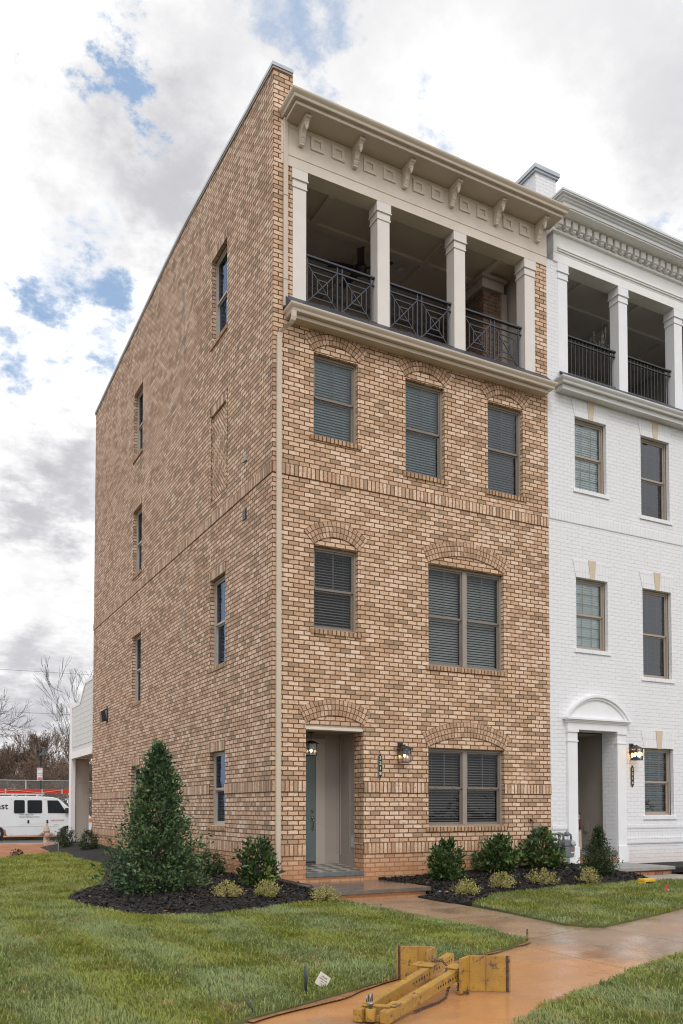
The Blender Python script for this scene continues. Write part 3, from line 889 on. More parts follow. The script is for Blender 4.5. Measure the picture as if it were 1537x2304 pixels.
# tiled porch floor and bluestone threshold
m_t, nt_t, b_t = nt_new('porch_tile')
ck = nt_t.nodes.new('ShaderNodeTexChecker'); ck.inputs['Scale'].default_value = 1/.20
vr = nt_t.nodes.new('ShaderNodeVectorRotate'); vr.rotation_type = 'Z_AXIS'; vr.inputs['Angle'].default_value = R(45)
nt_t.links.new(objpos(nt_t), vr.inputs['Vector']); nt_t.links.new(vr.outputs[0], ck.inputs['Vector'])
ck.inputs['Color1'].default_value = (.40,.375,.34,1); ck.inputs['Color2'].default_value = (.11,.10,.095,1)
nt_t.links.new(ck.outputs[0], b_t.inputs['Base Color']); b_t.inputs['Roughness'].default_value = .3
mb = MB(); mb.face([(.582, .02, .206), (1.858, .02, .206), (1.858, YB-.002, .275), (.582, YB-.002, .275)]); mb.build('porch_floor', m_t, brick)
mb = MB(); mb.box(.647, 1.793, -.03, .30, .122, .205); mb.build('threshold', M_blue, brick, bevel=.006)
mb = MB(); mb.box(.648, 1.792, .0, .08, -.1, .1215); mb.build('threshold_riser', M_run, brick)

# rear wing over the drive
mb = MB()
prof = [(14.702, 3.14), (18.16, 3.14), (18.16, 4.93), (16.75, 4.93), (15.90, 5.53), (14.702, 5.53)]
mb.prism(prof, -.0, .10, lambda a, b, d: (d+.004, a, b))
mb.slot = 1
for k in range(1, 13):
    z = 3.33+k*.178
    ym = 18.15 if z < 4.92 else 18.15-(z-4.93)/.6*.85-1.4
    if z < 5.5: mb.prism([(14.703, z), (ym, z), (ym, z+.17), (14.703, z+.17)], -.008, .0035, lambda a, b, d: (d-(.004 if d < 0 else 0), a, b))
wing = mb.build('rear_wing', [M_wing, M_wing], brick)
mb = MB()
mb.box(-.03, .11, 14.703, 18.20, 3.10, 3.33)
def rake(a, b, w=.10): mb.obox(((.04), (a[0]+b[0])/2, (a[1]+b[1])/2), (.07, 0, 0), (0, (b[0]-a[0])/2, (b[1]-a[1])/2), Vector((0, -(b[1]-a[1]), b[0]-a[0])).normalized()*(w/2))
rake((14.71, 5.57), (15.93, 5.57)); rake((15.90, 5.57), (16.76, 4.97)); rake((16.72, 4.97), (18.2, 4.97))
mb.box(-.035, .115, 18.201, 18.60, -.05, 5.16)
mb.build('wing_trim', M_white, wing)
mb = MB()
mb.box(.116, .62, 18.32, 18.56, -.05, 3.12); 
mb.box(.117, .20, 18.30, 18.319, 0, 3.1); mb.box(.54, .622, 18.30, 18.319, 0, 3.1); mb.box(.20, .54, 18.302, 18.319, 2.25, 2.36); mb.box(.20, .54, 18.302, 18.319, 2.98, 3.1)
mb.build('wing_pier', mat('wing_pier_paint', (.47,.42,.375), .6, .04, 3), wing)
mb = MB(); mb.box(.105, W, 14.71, 18.55, 3.145, 3.25); mb.box(3.2, W, 14.71, 18.5, -.1, 3.14); mb.box(.11, W, 14.8, 18.3, 4.7, 4.85); mb.build('wing_floor', M_soff, wing)

# flood light on the side wall
fl = empty('wall_flood_light', (0, 12.7, 4.15), 'black square flood light high on the brick side wall near the rear corner', 'light')
mb = MB(); mb.box(-.02, .0, 12.50, 12.72, 3.90, 4.40); mb.build('back_plate', M_black, fl)
mb = MB(); mb.obox((-.125, 12.62, 4.10), (.065, 0, .012), (0, .12, 0), (-.02, 0, .155)); mb.bar((-.02, 12.61, 4.32), (-.12, 12.61, 4.27), .045); mb.build('lamp_head', M_black, fl, bevel=.01)

# wall lantern maker
M_bulb = mat('lit_bulb', (1,.75,.4), .3, 0, emit=(1.0,.56,.18), estr=13)
M_lglass = glass_mat('lantern_glass', (.97,.96,.93), .03)
def lantern_body(t, c, w=.17, hgt=.24, bulbs=1):
    """square cage with hipped cap; c = centre of the cap's eave"""
    x, y, z = c
    mb = MB()
    e = w/2+.035
    b = [mb.vert((x+sx*e, y+sy*e, z)) for sx, sy in ((-1,-1),(1,-1),(1,1),(-1,1))]
    b2 = [mb.vert((x+sx*e, y+sy*e, z+.008)) for sx, sy in ((-1,-1),(1,-1),(1,1),(-1,1))]
    t2 = [mb.vert((x+sx*.03, y+sy*.03, z+.065)) for sx, sy in ((-1,-1),(1,-1),(1,1),(-1,1))]
    mb.face_ids(b[::-1]); mb.face_ids(t2)
    for A, B in ((b, b2), (b2, t2)):
        for k in range(4): mb.face_ids([A[k], A[(k+1)%4], B[(k+1)%4], B[k]])
    mb.build('cap', M_black, t)
    mb = MB(); s = .0065; h = w/2
    for sx, sy in ((-1,-1),(1,-1),(1,1),(-1,1)):
        mb.box(x+sx*h-s, x+sx*h+s, y+sy*h-s, y+sy*h+s, z-hgt, z-.001)
    for sy in (-1, 1): mb.box(x-h+s, x+h-s, y+sy*h-s, y+sy*h+s, z-hgt, z-hgt+.012)
    for sx in (-1, 1): mb.box(x+sx*h-s, x+sx*h+s, y-h+s, y+h-s, z-hgt, z-hgt+.012)
    mb.box(x-.012, x+.012, y-.012, y+.012, z-.10, z-.001) if bulbs == 1 else mb.box(x-.012, x+.012, y-.012, y+.012, z-hgt, z-.001)
    mb.build('cage', M_black, t)
    mb = MB()
    for k in range(4):
        q = [(-1,-1),(1,-1),(1,1),(-1,1)]; a, b_ = q[k], q[(k+1)%4]; i = h-.002
        mb.face([(x+a[0]*i, y+a[1]*i, z-hgt+.012), (x+b_[0]*i, y+b_[1]*i, z-hgt+.012), (x+b_[0]*i, y+b_[1]*i, z-.002), (x+a[0]*i, y+a[1]*i, z-.002)])
    mb.build('glass', M_lglass, t)
    spots = [(0, 0)] if bulbs == 1 else [(-.042, -.03), (.042, -.03), (0, .045), (-.0, -.055)][:bulbs]
    for dx, dy in spots:
        mb = MB(); zz = z-.115 if bulbs == 1 else z-.105
        mb.lathe((x+dx, y+dy, 0), [(.008, zz+.028), (.02, zz+.012), (.024, zz-.004), (.017, zz-.022), (.004, zz-.032)], 12)
        mb.build('bulb', M_bulb, t)
def wall_lantern(x, z, label, bulbs=1, y0=0):
    t = empty('wall_lantern', (x, y0, z), label, 'lantern', None)
    mb = MB(); mb.box(x-.055, x+.055, y0-.022, y0, z-.10, z+.14); mb.bar((x, y0-.02, z+.10), (x, y0-.155, z+.075), .02); mb.box(x-.014, x+.014, y0-.17, y0-.142, z+.066, z+.10)
    mb.build('bracket', M_black, t)
    lantern_body(t, (x, y0-.155, z+.01), bulbs=bulbs)
    return t

# ================================================================== WHITE TOWNHOUSE
white = empty('white_townhouse', (W, 0, 0), 'white painted brick townhouse with tan keystones and arched door pediment', 'house')
WX = W+.004; WE = W+6.18
ZW = [(-.5, 7.31, .0), (7.31, 30, 7.31)]
W_OPEN = [(6.925, 7.825, 8.075, 9.61), (8.868, 9.765, 7.815, 9.61), (10.80, 11.70, 7.815, 9.61),
          (6.92, 7.82, 4.675, 6.18), (8.868, 9.77, 4.215, 6.18), (10.80, 11.70, 4.215, 6.18),
          (8.862, 9.77, 1.165, 2.645), (10.80, 11.70, 1.165, 2.645), (6.865, 7.995, -.5, 2.955, .38)]
mb = MB()
wall_cells(mb, FR, WX, WE, -.5, 10.5, W_OPEN, ZW)
wall_cells(mb, FR, WX, 6.49, 10.5, 12.80, [], ZW)
wall_cells(mb, FR, WE-.31, WE, 10.5, 12.80, [], ZW)
mb.face([(6.49, 0, 10.5), (6.49, .26, 10.5), (6.49, .26, 12.8), (6.49, 0, 12.8)])
mb.face([(WX, 0, 10.2), (WX, LEN, 10.2), (WX, LEN, 13.6), (WX, 0, 13.6)])
mb.face([(WE, 0, -.5), (WE, LEN, -.5), (WE, LEN, 13.6), (WE, 0, 13.6)])
mb.face([(WX, LEN, -.5), (WE, LEN, -.5), (WE, LEN, 13.6), (WX, LEN, 13.6)])
mb.build('wall', M_wrun, white)
def wband(segs, z0, z1, proud, m, name='soldier_course'):
    for a, b in segs:
        mb = MB(); mb.box(a, b, -proud, 0, z0, z1); mb.build(name, m, white)
wband([(WX+.02, WE)], 7.31, 7.513, .014, M_wsol)
wband([(WX+.03, 6.605), (8.272, WE)], .885, .965, .022, M_wrun, 'ledge_course')
wband([(8.272, WE)], .685, .884, .010, M_wsol)
wband([(8.272, WE)], .56, .684, .028, M_wrun, 'ledge_course')
# flat arches with tan keystones
for o in W_OPEN[:8]:
    uc = (o[0]+o[1])/2; z = o[3]
    mb = MB()
    for a, b, c, e in ((o[0]+.0, uc-.062, o[0]-.10, uc-.108), (uc+.062, o[1], uc+.108, o[1]+.10)):
        mb.prism([(a, z+.002), (b, z+.002), (e, z+.37), (c, z+.37)], -.013, -.0005, lambda u, v, d: (u, d, v))
    mb.build('flat_arch', M_wsol, white)
    mb = MB(); mb.prism([(uc-.061, z-.012), (uc+.061, z-.012), (uc+.107, z+.395), (uc-.107, z+.395)], -.026, -.0005, lambda u, v, d: (u, d, v))
    mb.build('keystone', M_key, white, bevel=.004)
M_wfrw = mat('window_vinyl_tan', (.37,.31,.26), .45, .05, 8)
kinds = [M_slat_w, M_slat_g, M_slat_g, M_slat_w, M_slat_g, M_slat_g, M_slat_t, M_slat_t]
for i, o in enumerate(W_OPEN[:8]):
    window(white, FR, *o, slat=kinds[i], glass=M_glass_w if i in (0, 3) else (M_glass if i > 5 else glass_mat('window_glass_grey', (.42,.43,.46), .05)), dep=.10, frame=M_wfrw, grid=2, sill_mat=M_white, slat_tilt=1.2 if i in (0, 3) else .8)
# frieze and crowning cornice
mb = MB()
mb.box(6.36, WE, -.022, .30, 12.802, 12.99); mb.box(6.36, WE, -.028, .30, 12.992, 13.40)
mb.box(6.46, WE, -.055, -.0281, 13.03, 13.065); mb.box(6.46, WE, -.075, -.0281, 13.0655, 13.10); mb.box(6.46, WE, -.05, -.0281, 13.1005, 13.125)
mb.box(6.30, WE, -.09, .30, 13.4005, 13.44); mb.box(6.30, WE, -.065, .30, 13.4405, 13.66)
mb.box(6.28, WE, -.42, .30, 13.662, 13.69)
mb.build('frieze', mat('white_trim_warm', (.83,.82,.81), .5, .03, 3), white, bevel=.003)
k = 0
x = 6.36
while x < WE-.1:
    mb = MB(); mb.box(x, x+.135, -.20, -.0652, 13.50, 13.655); mb.box(x+.02, x+.115, -.165, -.0652, 13.46, 13.4999)
    mb.build('dentil', mat('white_trim_warm', (.83,.82,.81)), white, bevel=.012); x += .2
mb = MB()
sweep_eave(mb, 6.29, WE, -.41, (.28, .28), [(0, 13.69), (.03, 13.69), (.035, 13.75), (.06, 13.77), (.075, 13.80), (.10, 13.815), (.105, 13.84), (.15, 13.86), (.152, 13.885), (.165, 13.89), (.165, 13.93), (0, 13.93)])
mb.build('gutter', mat('grey_gutter', (.64,.66,.67), .4, .05, 3), white)
mb = MB(); mb.box(WX, WE, .28, LEN-.01, 13.60, 13.72); mb.build('roof', M_flash, white)
# balcony gutter and apron
mb = MB()
sweep_eave(mb, 6.44, WE, -.20, (-.003, -.003), gutter_prof(10.10))
sweep_eave(mb, 6.43, WE, -.19, (-.003, -.003), [(0, 10.0), (.02, 10.0), (.022, 10.098), (0, 10.098)])
mb.box(6.43, WE, -.189, -.003, 10.004, 10.095)
mb.build('gutter', mat('pale_gutter', (.62,.62,.60), .4, .04, 3), white)
mb = MB(); mb.face([(6.40,-.30,10.21), (WE,-.30,10.21), (WE,-.006,10.49), (6.52,-.006,10.49)]); mb.build('balcony_apron', M_flash, white)
for xc in (6.622, 8.372, 10.122, 11.872):
    column(white, xc, -.004, 10.45, 12.80, M_white)
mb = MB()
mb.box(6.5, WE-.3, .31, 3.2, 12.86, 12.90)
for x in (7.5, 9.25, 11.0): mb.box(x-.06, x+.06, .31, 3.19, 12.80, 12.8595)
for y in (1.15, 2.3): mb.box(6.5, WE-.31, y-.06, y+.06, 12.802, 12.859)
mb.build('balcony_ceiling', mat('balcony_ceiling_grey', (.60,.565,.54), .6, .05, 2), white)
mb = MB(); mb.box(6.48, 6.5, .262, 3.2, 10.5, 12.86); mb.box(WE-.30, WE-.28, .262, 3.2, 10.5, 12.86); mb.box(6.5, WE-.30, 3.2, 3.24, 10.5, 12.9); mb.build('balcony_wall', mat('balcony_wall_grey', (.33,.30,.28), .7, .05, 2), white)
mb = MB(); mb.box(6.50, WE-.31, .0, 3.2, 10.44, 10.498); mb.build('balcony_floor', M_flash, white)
for a, b in ((6.753, 8.241), (8.503, 9.991), (10.253, 11.741)):
    mb = MB(); y = .12
    mb.box(a, b, y-.035, y+.035, 11.36, 11.39); mb.box(a, b, y-.018, y+.018, 11.255, 11.28); mb.box(a, b, y-.018, y+.018, 10.56, 10.585)
    n = int((b-a)/.105)
    for k in range(1, n): 
        x = a+(b-a)*k/n; mb.box(x-.009, x+.009, y-.009, y+.009, 10.585, 11.359)
    mb.build('railing', mat('black_iron', (.03,.03,.032), .45, .1, 20), white)
# chimney
mb = MB(); mb.box(6.79, 7.38, 1.0, 1.54, 13.5, 15.56)
mb.slot = 1
mb.box(6.745, 7.425, .955, 1.585, 15.5605, 15.61); mb.box(6.72, 7.45, .93, 1.61, 15.6105, 15.70)
mb.build('chimney', [M_wrun, M_coping], white)
# door surround
mb = MB()
for a in (6.607, 7.997):
    b = a+.256
    mb.box(a, b, -.06, -.001, .52, 2.955); mb.box(a-.012, b+.012, -.085, -.001, .17, .519)
    mb.box(a-.018, b+.018, -.085, -.001, 2.90, 2.954); mb.box(a-.012, b+.012, -.075, -.001, 2.70, 2.73)
mb.box(6.585, 8.275, -.075, -.001, 2.956, 3.10)
for (o, z0, z1) in ((.02, 3.1002, 3.13), (.045, 3.1302, 3.16), (.085, 3.1602, 3.20)):
    mb.box(6.585-o, 8.275+o, -.075-o, -.001, z0, z1)
hw = .925; rise = .50; uc = 7.43; zs = 3.2005
r = (hw*hw+rise*rise)/(2*rise); zc = zs+rise-r; a0 = math.asin(hw/r); n = 28
A = [-a0+2*a0*i/n for i in range(n+1)]
def arc(rr): return [(uc+rr*math.sin(a), max(zs, zc+rr*math.cos(a))) for a in A]
inner, mid, outer = arc(r-.10), arc(r-.05), arc(r)
for lo, hi, p in ((inner, mid, -.085), (mid, outer, -.125)):
    for i in range(n):
        q = [lo[i], lo[i+1], hi[i+1], hi[i]]
        mb.prism(q, p, -.001, lambda u, v, d: (u, d, v))
mb.prism(inner, -.05, -.0015, lambda u, v, d: (u, d, v))
mb.build('door_surround', M_white, white)
mb = MB()
mb.face([(6.6, 1.5, .3), (8.2, 1.5, .3), (8.2, 1.5, 3.1), (6.6, 1.5, 3.1)]); mb.face([(8.115, .381, .3), (8.115, 1.5, .3), (8.115, 1.5, 3.1), (8.115, .381, 3.1)])
mb.face([(7.995, .381, .1), (8.12, .381, .1), (8.12, .381, 3.1), (7.995, .381, 3.1)]); mb.face([(6.70, .381, .1), (6.70, 1.5, .1), (6.70, 1.5, 3.1), (6.70, .381, 3.1)]); mb.face([(6.70, .381, .1), (6.865, .381, .1), (6.865, .381, 3.1), (6.70, .381, 3.1)])
mb.face([(6.6, .381, 2.93), (8.2, .381, 2.93), (8.2, 1.5, 2.93), (6.6, 1.5, 2.93)])
mb.box(8.09, 8.113, 1.42, 1.49, .5, 2.92); mb.box(8.097, 8.114, .39, 1.41, .42, .56); mb.box(7.2, 8.08, 1.48, 1.499, .42, .56)
mb.box(8.085, 8.096, .92, 1.05, .80, 1.0)
mb.build('entry_recess', M_recess, white)
mb = MB(); mb.box(6.868, 7.992, -.03, 1.5, .40, .42); mb.box(6.868, 7.992, -.05, .25, .33, .399); mb.slot = 1; mb.box(6.869, 7.991, .0, .2, -.1, .329); mb.build('porch_floor', [M_blue, M_run], white)

# ================================================================== STOOPS
st = empty('entry_stoop', (1.2, -.8, 0), 'wet bluestone entry slab on a brick riser before the tan brick doorway', 'stoop')
mb = MB(); mb.box(.30, 2.16, -1.60, -.004, -.03, .035); mb.build('slab', M_slab, st, bevel=.006)
mb = MB(); mb.box(.36, 2.09, -1.55, -.02, -.22, -.031); mb.build('riser', brick_mat('brick_riser', pal=[(0,(.32,.19,.11)),(.5,(.48,.30,.18)),(1,(.60,.40,.26))], clay=True), st)
st = empty('entry_stoop', (7.3, -.7, 0), 'dry grey bluestone slab on reddish brick before the white doorway', 'stoop')
mb = MB(); mb.box(6.50, 8.13, -1.42, -.09, .105, .17); mb.build('slab', mat('dry_bluestone', (.27,.265,.25), .45, .15, 5), st, bevel=.006)
mb = MB(); mb.box(6.55, 8.07, -1.37, -.1, -.2, .104); mb.build('riser', brick_mat('brick_riser_red', pal=[(0,(.26,.11,.06)),(.5,(.36,.16,.09)),(1,(.46,.23,.14))], clay=False), st)

# ================================================================== LIGHTS, NUMBERS
wall_lantern(2.565, 2.387, 'black wall lantern on tan brick beside the 3218 plate', 1)
wall_lantern(8.46, 2.585, 'black wall lantern with cluster of bulbs above the 3216 plate on white brick', 4)
hl = empty('hanging_lantern', (1.109, .75, 2.70), 'black lantern hanging on a rod inside the recessed brick doorway', 'lantern')
mb = MB(); mb.tube([(1.109, .75, 2.72), (1.109, .75, 2.55)], .006, 6); mb.lathe((1.109, .75, 0), [(.05, 2.72), (.05, 2.71), (.02, 2.70)], 14); mb.build('rod', M_black, hl)
lantern_body(hl, (1.109, .75, 2.50), w=.155, hgt=.215)

M_gold = mat('pale_numeral', (.72,.69,.60), .4, .05, 20)
M_rim = mat('plate_rim', (.42,.36,.24), .4, .1, 20, metallic=.5)
def text_mesh(name, body, size, material, parent, loc, rot, align='CENTER', extrude=.002, sx=1.0, label=None, bold=0):
    cu = bpy.data.curves.new('lettering', 'FONT'); cu.body = body; cu.size = size; cu.align_x = align; cu.align_y = 'CENTER'; cu.extrude = extrude; cu.offset = bold
    to = bpy.data.objects.new('lettering', cu); COL.objects.link(to)
    bpy.context.view_layer.update()
    me = bpy.data.meshes.new_from_object(to.evaluated_get(bpy.context.evaluated_depsgraph_get()))
    bpy.data.objects.remove(to); bpy.data.curves.remove(cu)
    me.name = name; me.materials.clear(); me.materials.append(material)
    o = bpy.data.objects.new(name, me); COL.objects.link(o)
    o.parent = parent
    o.location = Vector(loc)-origin_of(parent); o.rotation_euler = rot; o.scale = (sx, 1, 1)
    return o
def number_plate(x, z, h, digits, label, w=.098, y=-.003):
    t = empty('house_number_plate', (x, 0, z), label, 'number sign')
    def outline(s):
        hw, hh = w/2*s, h/2
        hh = hh-(1-s)*.03
        c = .32*hw
        pts = [(-hw, -hh+.05), (-hw*.55, -hh+.025), (-hw*.30, -hh), (hw*.30, -hh), (hw*.55, -hh+.025), (hw, -hh+.05)]
        return pts+[(-a, -b) for a, b in pts]
    mb = MB(); mb.prism([(x+a, z+b) for a, b in outline(1)], y-.012, y, lambda u, v, d: (u, d, v)); mb.build('plate_rim', M_rim, t)
    mb = MB(); mb.prism([(x+a, z+b) for a, b in outline(.80)], y-.016, y-.0121, lambda u, v, d: (u, d, v)); mb.build('plate', M_black, t)
    for i, c in enumerate(digits):
        text_mesh('numeral', c, .084, M_gold, t, (x, y-.018, z+h*.31-i*h*.207), (R(90), 0, 0), bold=.0012)
number_plate(2.134, 2.092, .455, '3218', 'black vertical plate reading 3218 on tan brick by the doorway')
number_plate(8.478, 2.016, .47, '3216', 'black vertical plate reading 3216 under the lantern on white brick')

# ceiling fan
fan = empty('ceiling_fan', (2.64, 1.6, 12.4), 'dark five blade ceiling fan hanging over the brick house balcony', 'fan')
mb = MB(); mb.lathe((2.64, 1.6, 0), [(.06,12.655),(.065,12.62),(.02,12.60),(.016,12.50),(.05,12.49),(.12,12.46),(.13,12.38),(.10,12.34),(.07,12.32),(.075,12.28),(.03,12.25)], 18); mb.build('motor', M_black, fan)
for k in range(5):
    a = R(25+72*k); c, s = math.cos(a), math.sin(a)
    mb = MB(); mb.obox((2.64+c*.42, 1.6+s*.42, 12.39), (c*.27, s*.27, 0), (-s*.07, c*.07, .02), (0, 0, .005)); mb.bar((2.64+c*.08, 1.6+s*.08, 12.40), (2.64+c*.2, 1.6+s*.2, 12.39), .03, .012); mb.build('blade', mat('fan_blade', (.03,.022,.018), .5), fan)
ch = empty('chandelier', (8.9, 1.2, 12.2), 'small pale branched chandelier hanging over the white balcony', 'chandelier')
mb = MB(); mb.tube([(8.96,1.2,12.85), (8.96,1.2,12.2)], .012, 6); mb.lathe((8.96,1.2,0), [(.02,12.55),(.05,12.48),(.02,12.4),(.07,12.3),(.02,12.2)], 12); mb.build('stem', mat('chandelier_grey', (.42,.41,.40), .5), ch)
for k in range(6):
    a = R(60*k); c, s = math.cos(a), math.sin(a)
    mb = MB(); mb.tube([(8.96+c*.03,1.2+s*.03,12.3), (8.96+c*.15,1.2+s*.15,12.2), (8.96+c*.26,1.2+s*.26,12.3), (8.96+c*.27,1.2+s*.27,12.4)], .011, 6); mb.lathe((8.96+c*.27,1.2+s*.27,0), [(.03,12.4),(.022,12.42),(.02,12.52),(.004,12.56)], 8); mb.build('arm', mat('chandelier_grey', (.42,.41,.40)), ch)

# gas meter
M_gas = mat('meter_grey', (.145,.165,.175), .45, .1, 12)
M_gasl = mat('meter_light', (.45,.47,.48), .4, .1, 20)
gm = empty('gas_meter', (6.33, -.28, .1), 'grey gas meter with pipework between the brick and white houses', 'gas meter')
mb = MB(); gy = -.28
prof = [(6.225,.36),(6.25,.33),(6.43,.33),(6.46,.36),(6.485,.56),(6.20,.56)]
mb.prism(prof, gy-.09, gy+.09, lambda u, v, d: (u, d, v)); mb.build('meter_body', M_gas, gm, bevel=.02)
mb = MB(); mb.prism([(6.195,.565),(6.50,.565),(6.49,.60),(6.46,.66),(6.41,.69),(6.27,.69),(6.22,.66),(6.20,.60)], gy-.10, gy+.10, lambda u, v, d: (u, d, v)); mb.build('meter_head', M_gas, gm, bevel=.012)
mb = MB(); mb.lathe((6.40, gy-.1005, .625), [(.055,0),(.055,-.025),(.045,-.03),(.01,-.031)], 18, 'y'); mb.build('dial', M_gasl, gm)
mb = MB(); mb.box(6.37,6.45,gy-.0935,gy-.0905,.50,.545); mb.build('red_label', mat('label_red', (.50,.12,.06), .5), gm)
mb = MB(); mb.box(6.36,6.45,gy-.0935,gy-.0905,.42,.445); mb.build('white_label', mat('label_white', (.7,.7,.7), .5), gm)
mb = MB()
mb.tube([(5.72,-.0,.905),(5.72,-.10,.905),(5.74,-.14,.905),(5.90,-.16,.90),(5.93,-.17,.88),(5.95,-.18,.82),(5.98,gy,.81),(6.20,gy,.81),(6.24,gy,.80),(6.25,gy,.76),(6.25,gy,.69)], .022, 10)
mb.lathe((5.72, -.02, .905), [(.05,0),(.05,-.03),(.03,-.032)], 14, 'y')
mb.tube([(6.14,gy,.805),(6.14,gy,.30)], .022, 10); mb.lathe((6.14,gy,0), [(.03,.84),(.036,.83),(.036,.78),(.03,.77)], 12)
mb.tube([(6.14,gy,.55),(6.20,gy,.55)], .028, 10); mb.lathe((6.09,gy,.50), [(.055,-.02),(.06,0),(.055,.03)], 14, 'x')
mb.tube([(6.25,gy,.79),(6.40,gy,.80),(6.44,gy,.79),(6.45,gy,.75),(6.45,gy,.69)], .022, 10)
mb.lathe((6.34, gy, .80), [(.04,-.045),(.045,0),(.04,.045)], 12, 'x'); mb.lathe((6.34,gy,0), [(.014,.86),(.014,.82)], 8)
mb.build('pipework', M_gas, gm)
mb = MB(); mb.tube([(6.14,gy,.30),(6.14,gy,-.05)], .024, 10); mb.build('riser_pipe', mat('riser_orange', (.38,.14,.06), .7, .2, 30), gm)
hb = empty('hose_bib', (5.645, 0, 1.06), 'small dark hose tap on the brick wall right of the double window', 'tap')
mb = MB(); mb.tube([(5.645,0,1.07),(5.645,-.06,1.065),(5.645,-.085,1.05),(5.65,-.09,1.02)], .014, 8); mb.build('spout', mat('tap_brass', (.12,.10,.07), .4, metallic=.7), hb)
mb = MB(); mb.lathe((5.60,-.055,1.085), [(.028,-.006),(.028,.006)], 10, 'x'); mb.build('handle', M_black, hb)

# wooden snowman figure in the white doorway
sm = empty('snowman_board', (7.62, .75, .42), 'tall cream wooden snowman board in top hat standing in the white doorway', 'decoration')
mb = MB(); mb.prism([(7.52,.42),(7.72,.42),(7.71,.80),(7.67,1.03),(7.665,1.10),(7.66,1.17),(7.64,1.20),(7.57,1.20),(7.55,1.10),(7.545,1.03),(7.52,.80)], .74, .765, lambda u, v, d: (u, d, v)); mb.build('body', mat('cream_board', (.52,.43,.34), .7, .15, 10), sm)
mb = MB(); mb.box(7.535,7.69,.72,.785,1.20,1.225); mb.box(7.555,7.645,.735,.77,1.226,1.34); mb.build('hat', mat('hat_navy', (.02,.02,.035), .7), sm)
mb = MB(); mb.tube([(7.54,.735,1.06),(7.6,.73,1.045),(7.66,.735,1.06)], .025, 8); mb.tube([(7.645,.73,1.05),(7.66,.73,.95),(7.655,.73,.86)], [.03,.022,.03], 8); mb.build('scarf', mat('scarf_plum', (.13,.03,.05), .9), sm)
mb = MB(); mb.box(7.60,7.65,.728,.7395,1.125,1.135); mb.lathe((7.6,.738,1.15),[(.007,0),(.004,-.006)],8,'y'); mb.lathe((7.63,.738,1.15),[(.007,0),(.004,-.006)],8,'y'); mb.build('face', M_black, sm)

# ================================================================== GROUND
def lawn_ground_mat():
    m, nt, b = nt_new('turf_soil')
    pos = objpos(nt)
    c = ramp(nt, noise(nt, pos, 3, 6, .65), [(.3, (.06,.075,.022)), (.55, (.10,.11,.035)), (.75, (.14,.125,.05))])
    nt.links.new(c, b.inputs['Base Color']); b.inputs['Roughness'].default_value = .95
    return m
def soil_mat():
    m, nt, b = nt_new('red_clay')
    pos = objpos(nt)
    c = ramp(nt, noise(nt, pos, 1.6, 8, .7), [(.25, (.20,.075,.032)), (.5, (.36,.15,.065)), (.75, (.50,.25,.13))])
    nt.links.new(c, b.inputs['Base Color']); b.inputs['Roughness'].default_value = .9
    bp = nt.nodes.new('ShaderNodeBump'); bp.inputs['Strength'].default_value = .9; bp.inputs['Distance'].default_value = .06
    nt.links.new(noise(nt, pos, 7, 8, .7), bp.inputs['Height']); nt.links.new(bp.outputs[0], b.inputs['Normal'])
    return m
def mulch_mat():
    m, nt, b = nt_new('dark_mulch')
    pos = objpos(nt)
    c = ramp(nt, noise(nt, pos, 45, 6, .75), [(.3, (.004,.0035,.0035)), (.6, (.012,.010,.009)), (.8, (.035,.028,.024))])
    nt.links.new(c, b.inputs['Base Color']); b.inputs['Roughness'].default_value = .8
    bp = nt.nodes.new('ShaderNodeBump'); bp.inputs['Strength'].default_value = 1; bp.inputs['Distance'].default_value = .03
    nt.links.new(noise(nt, pos, 60, 6, .7), bp.inputs['Height']); nt.links.new(bp.outputs[0], b.inputs['Normal'])
    return m
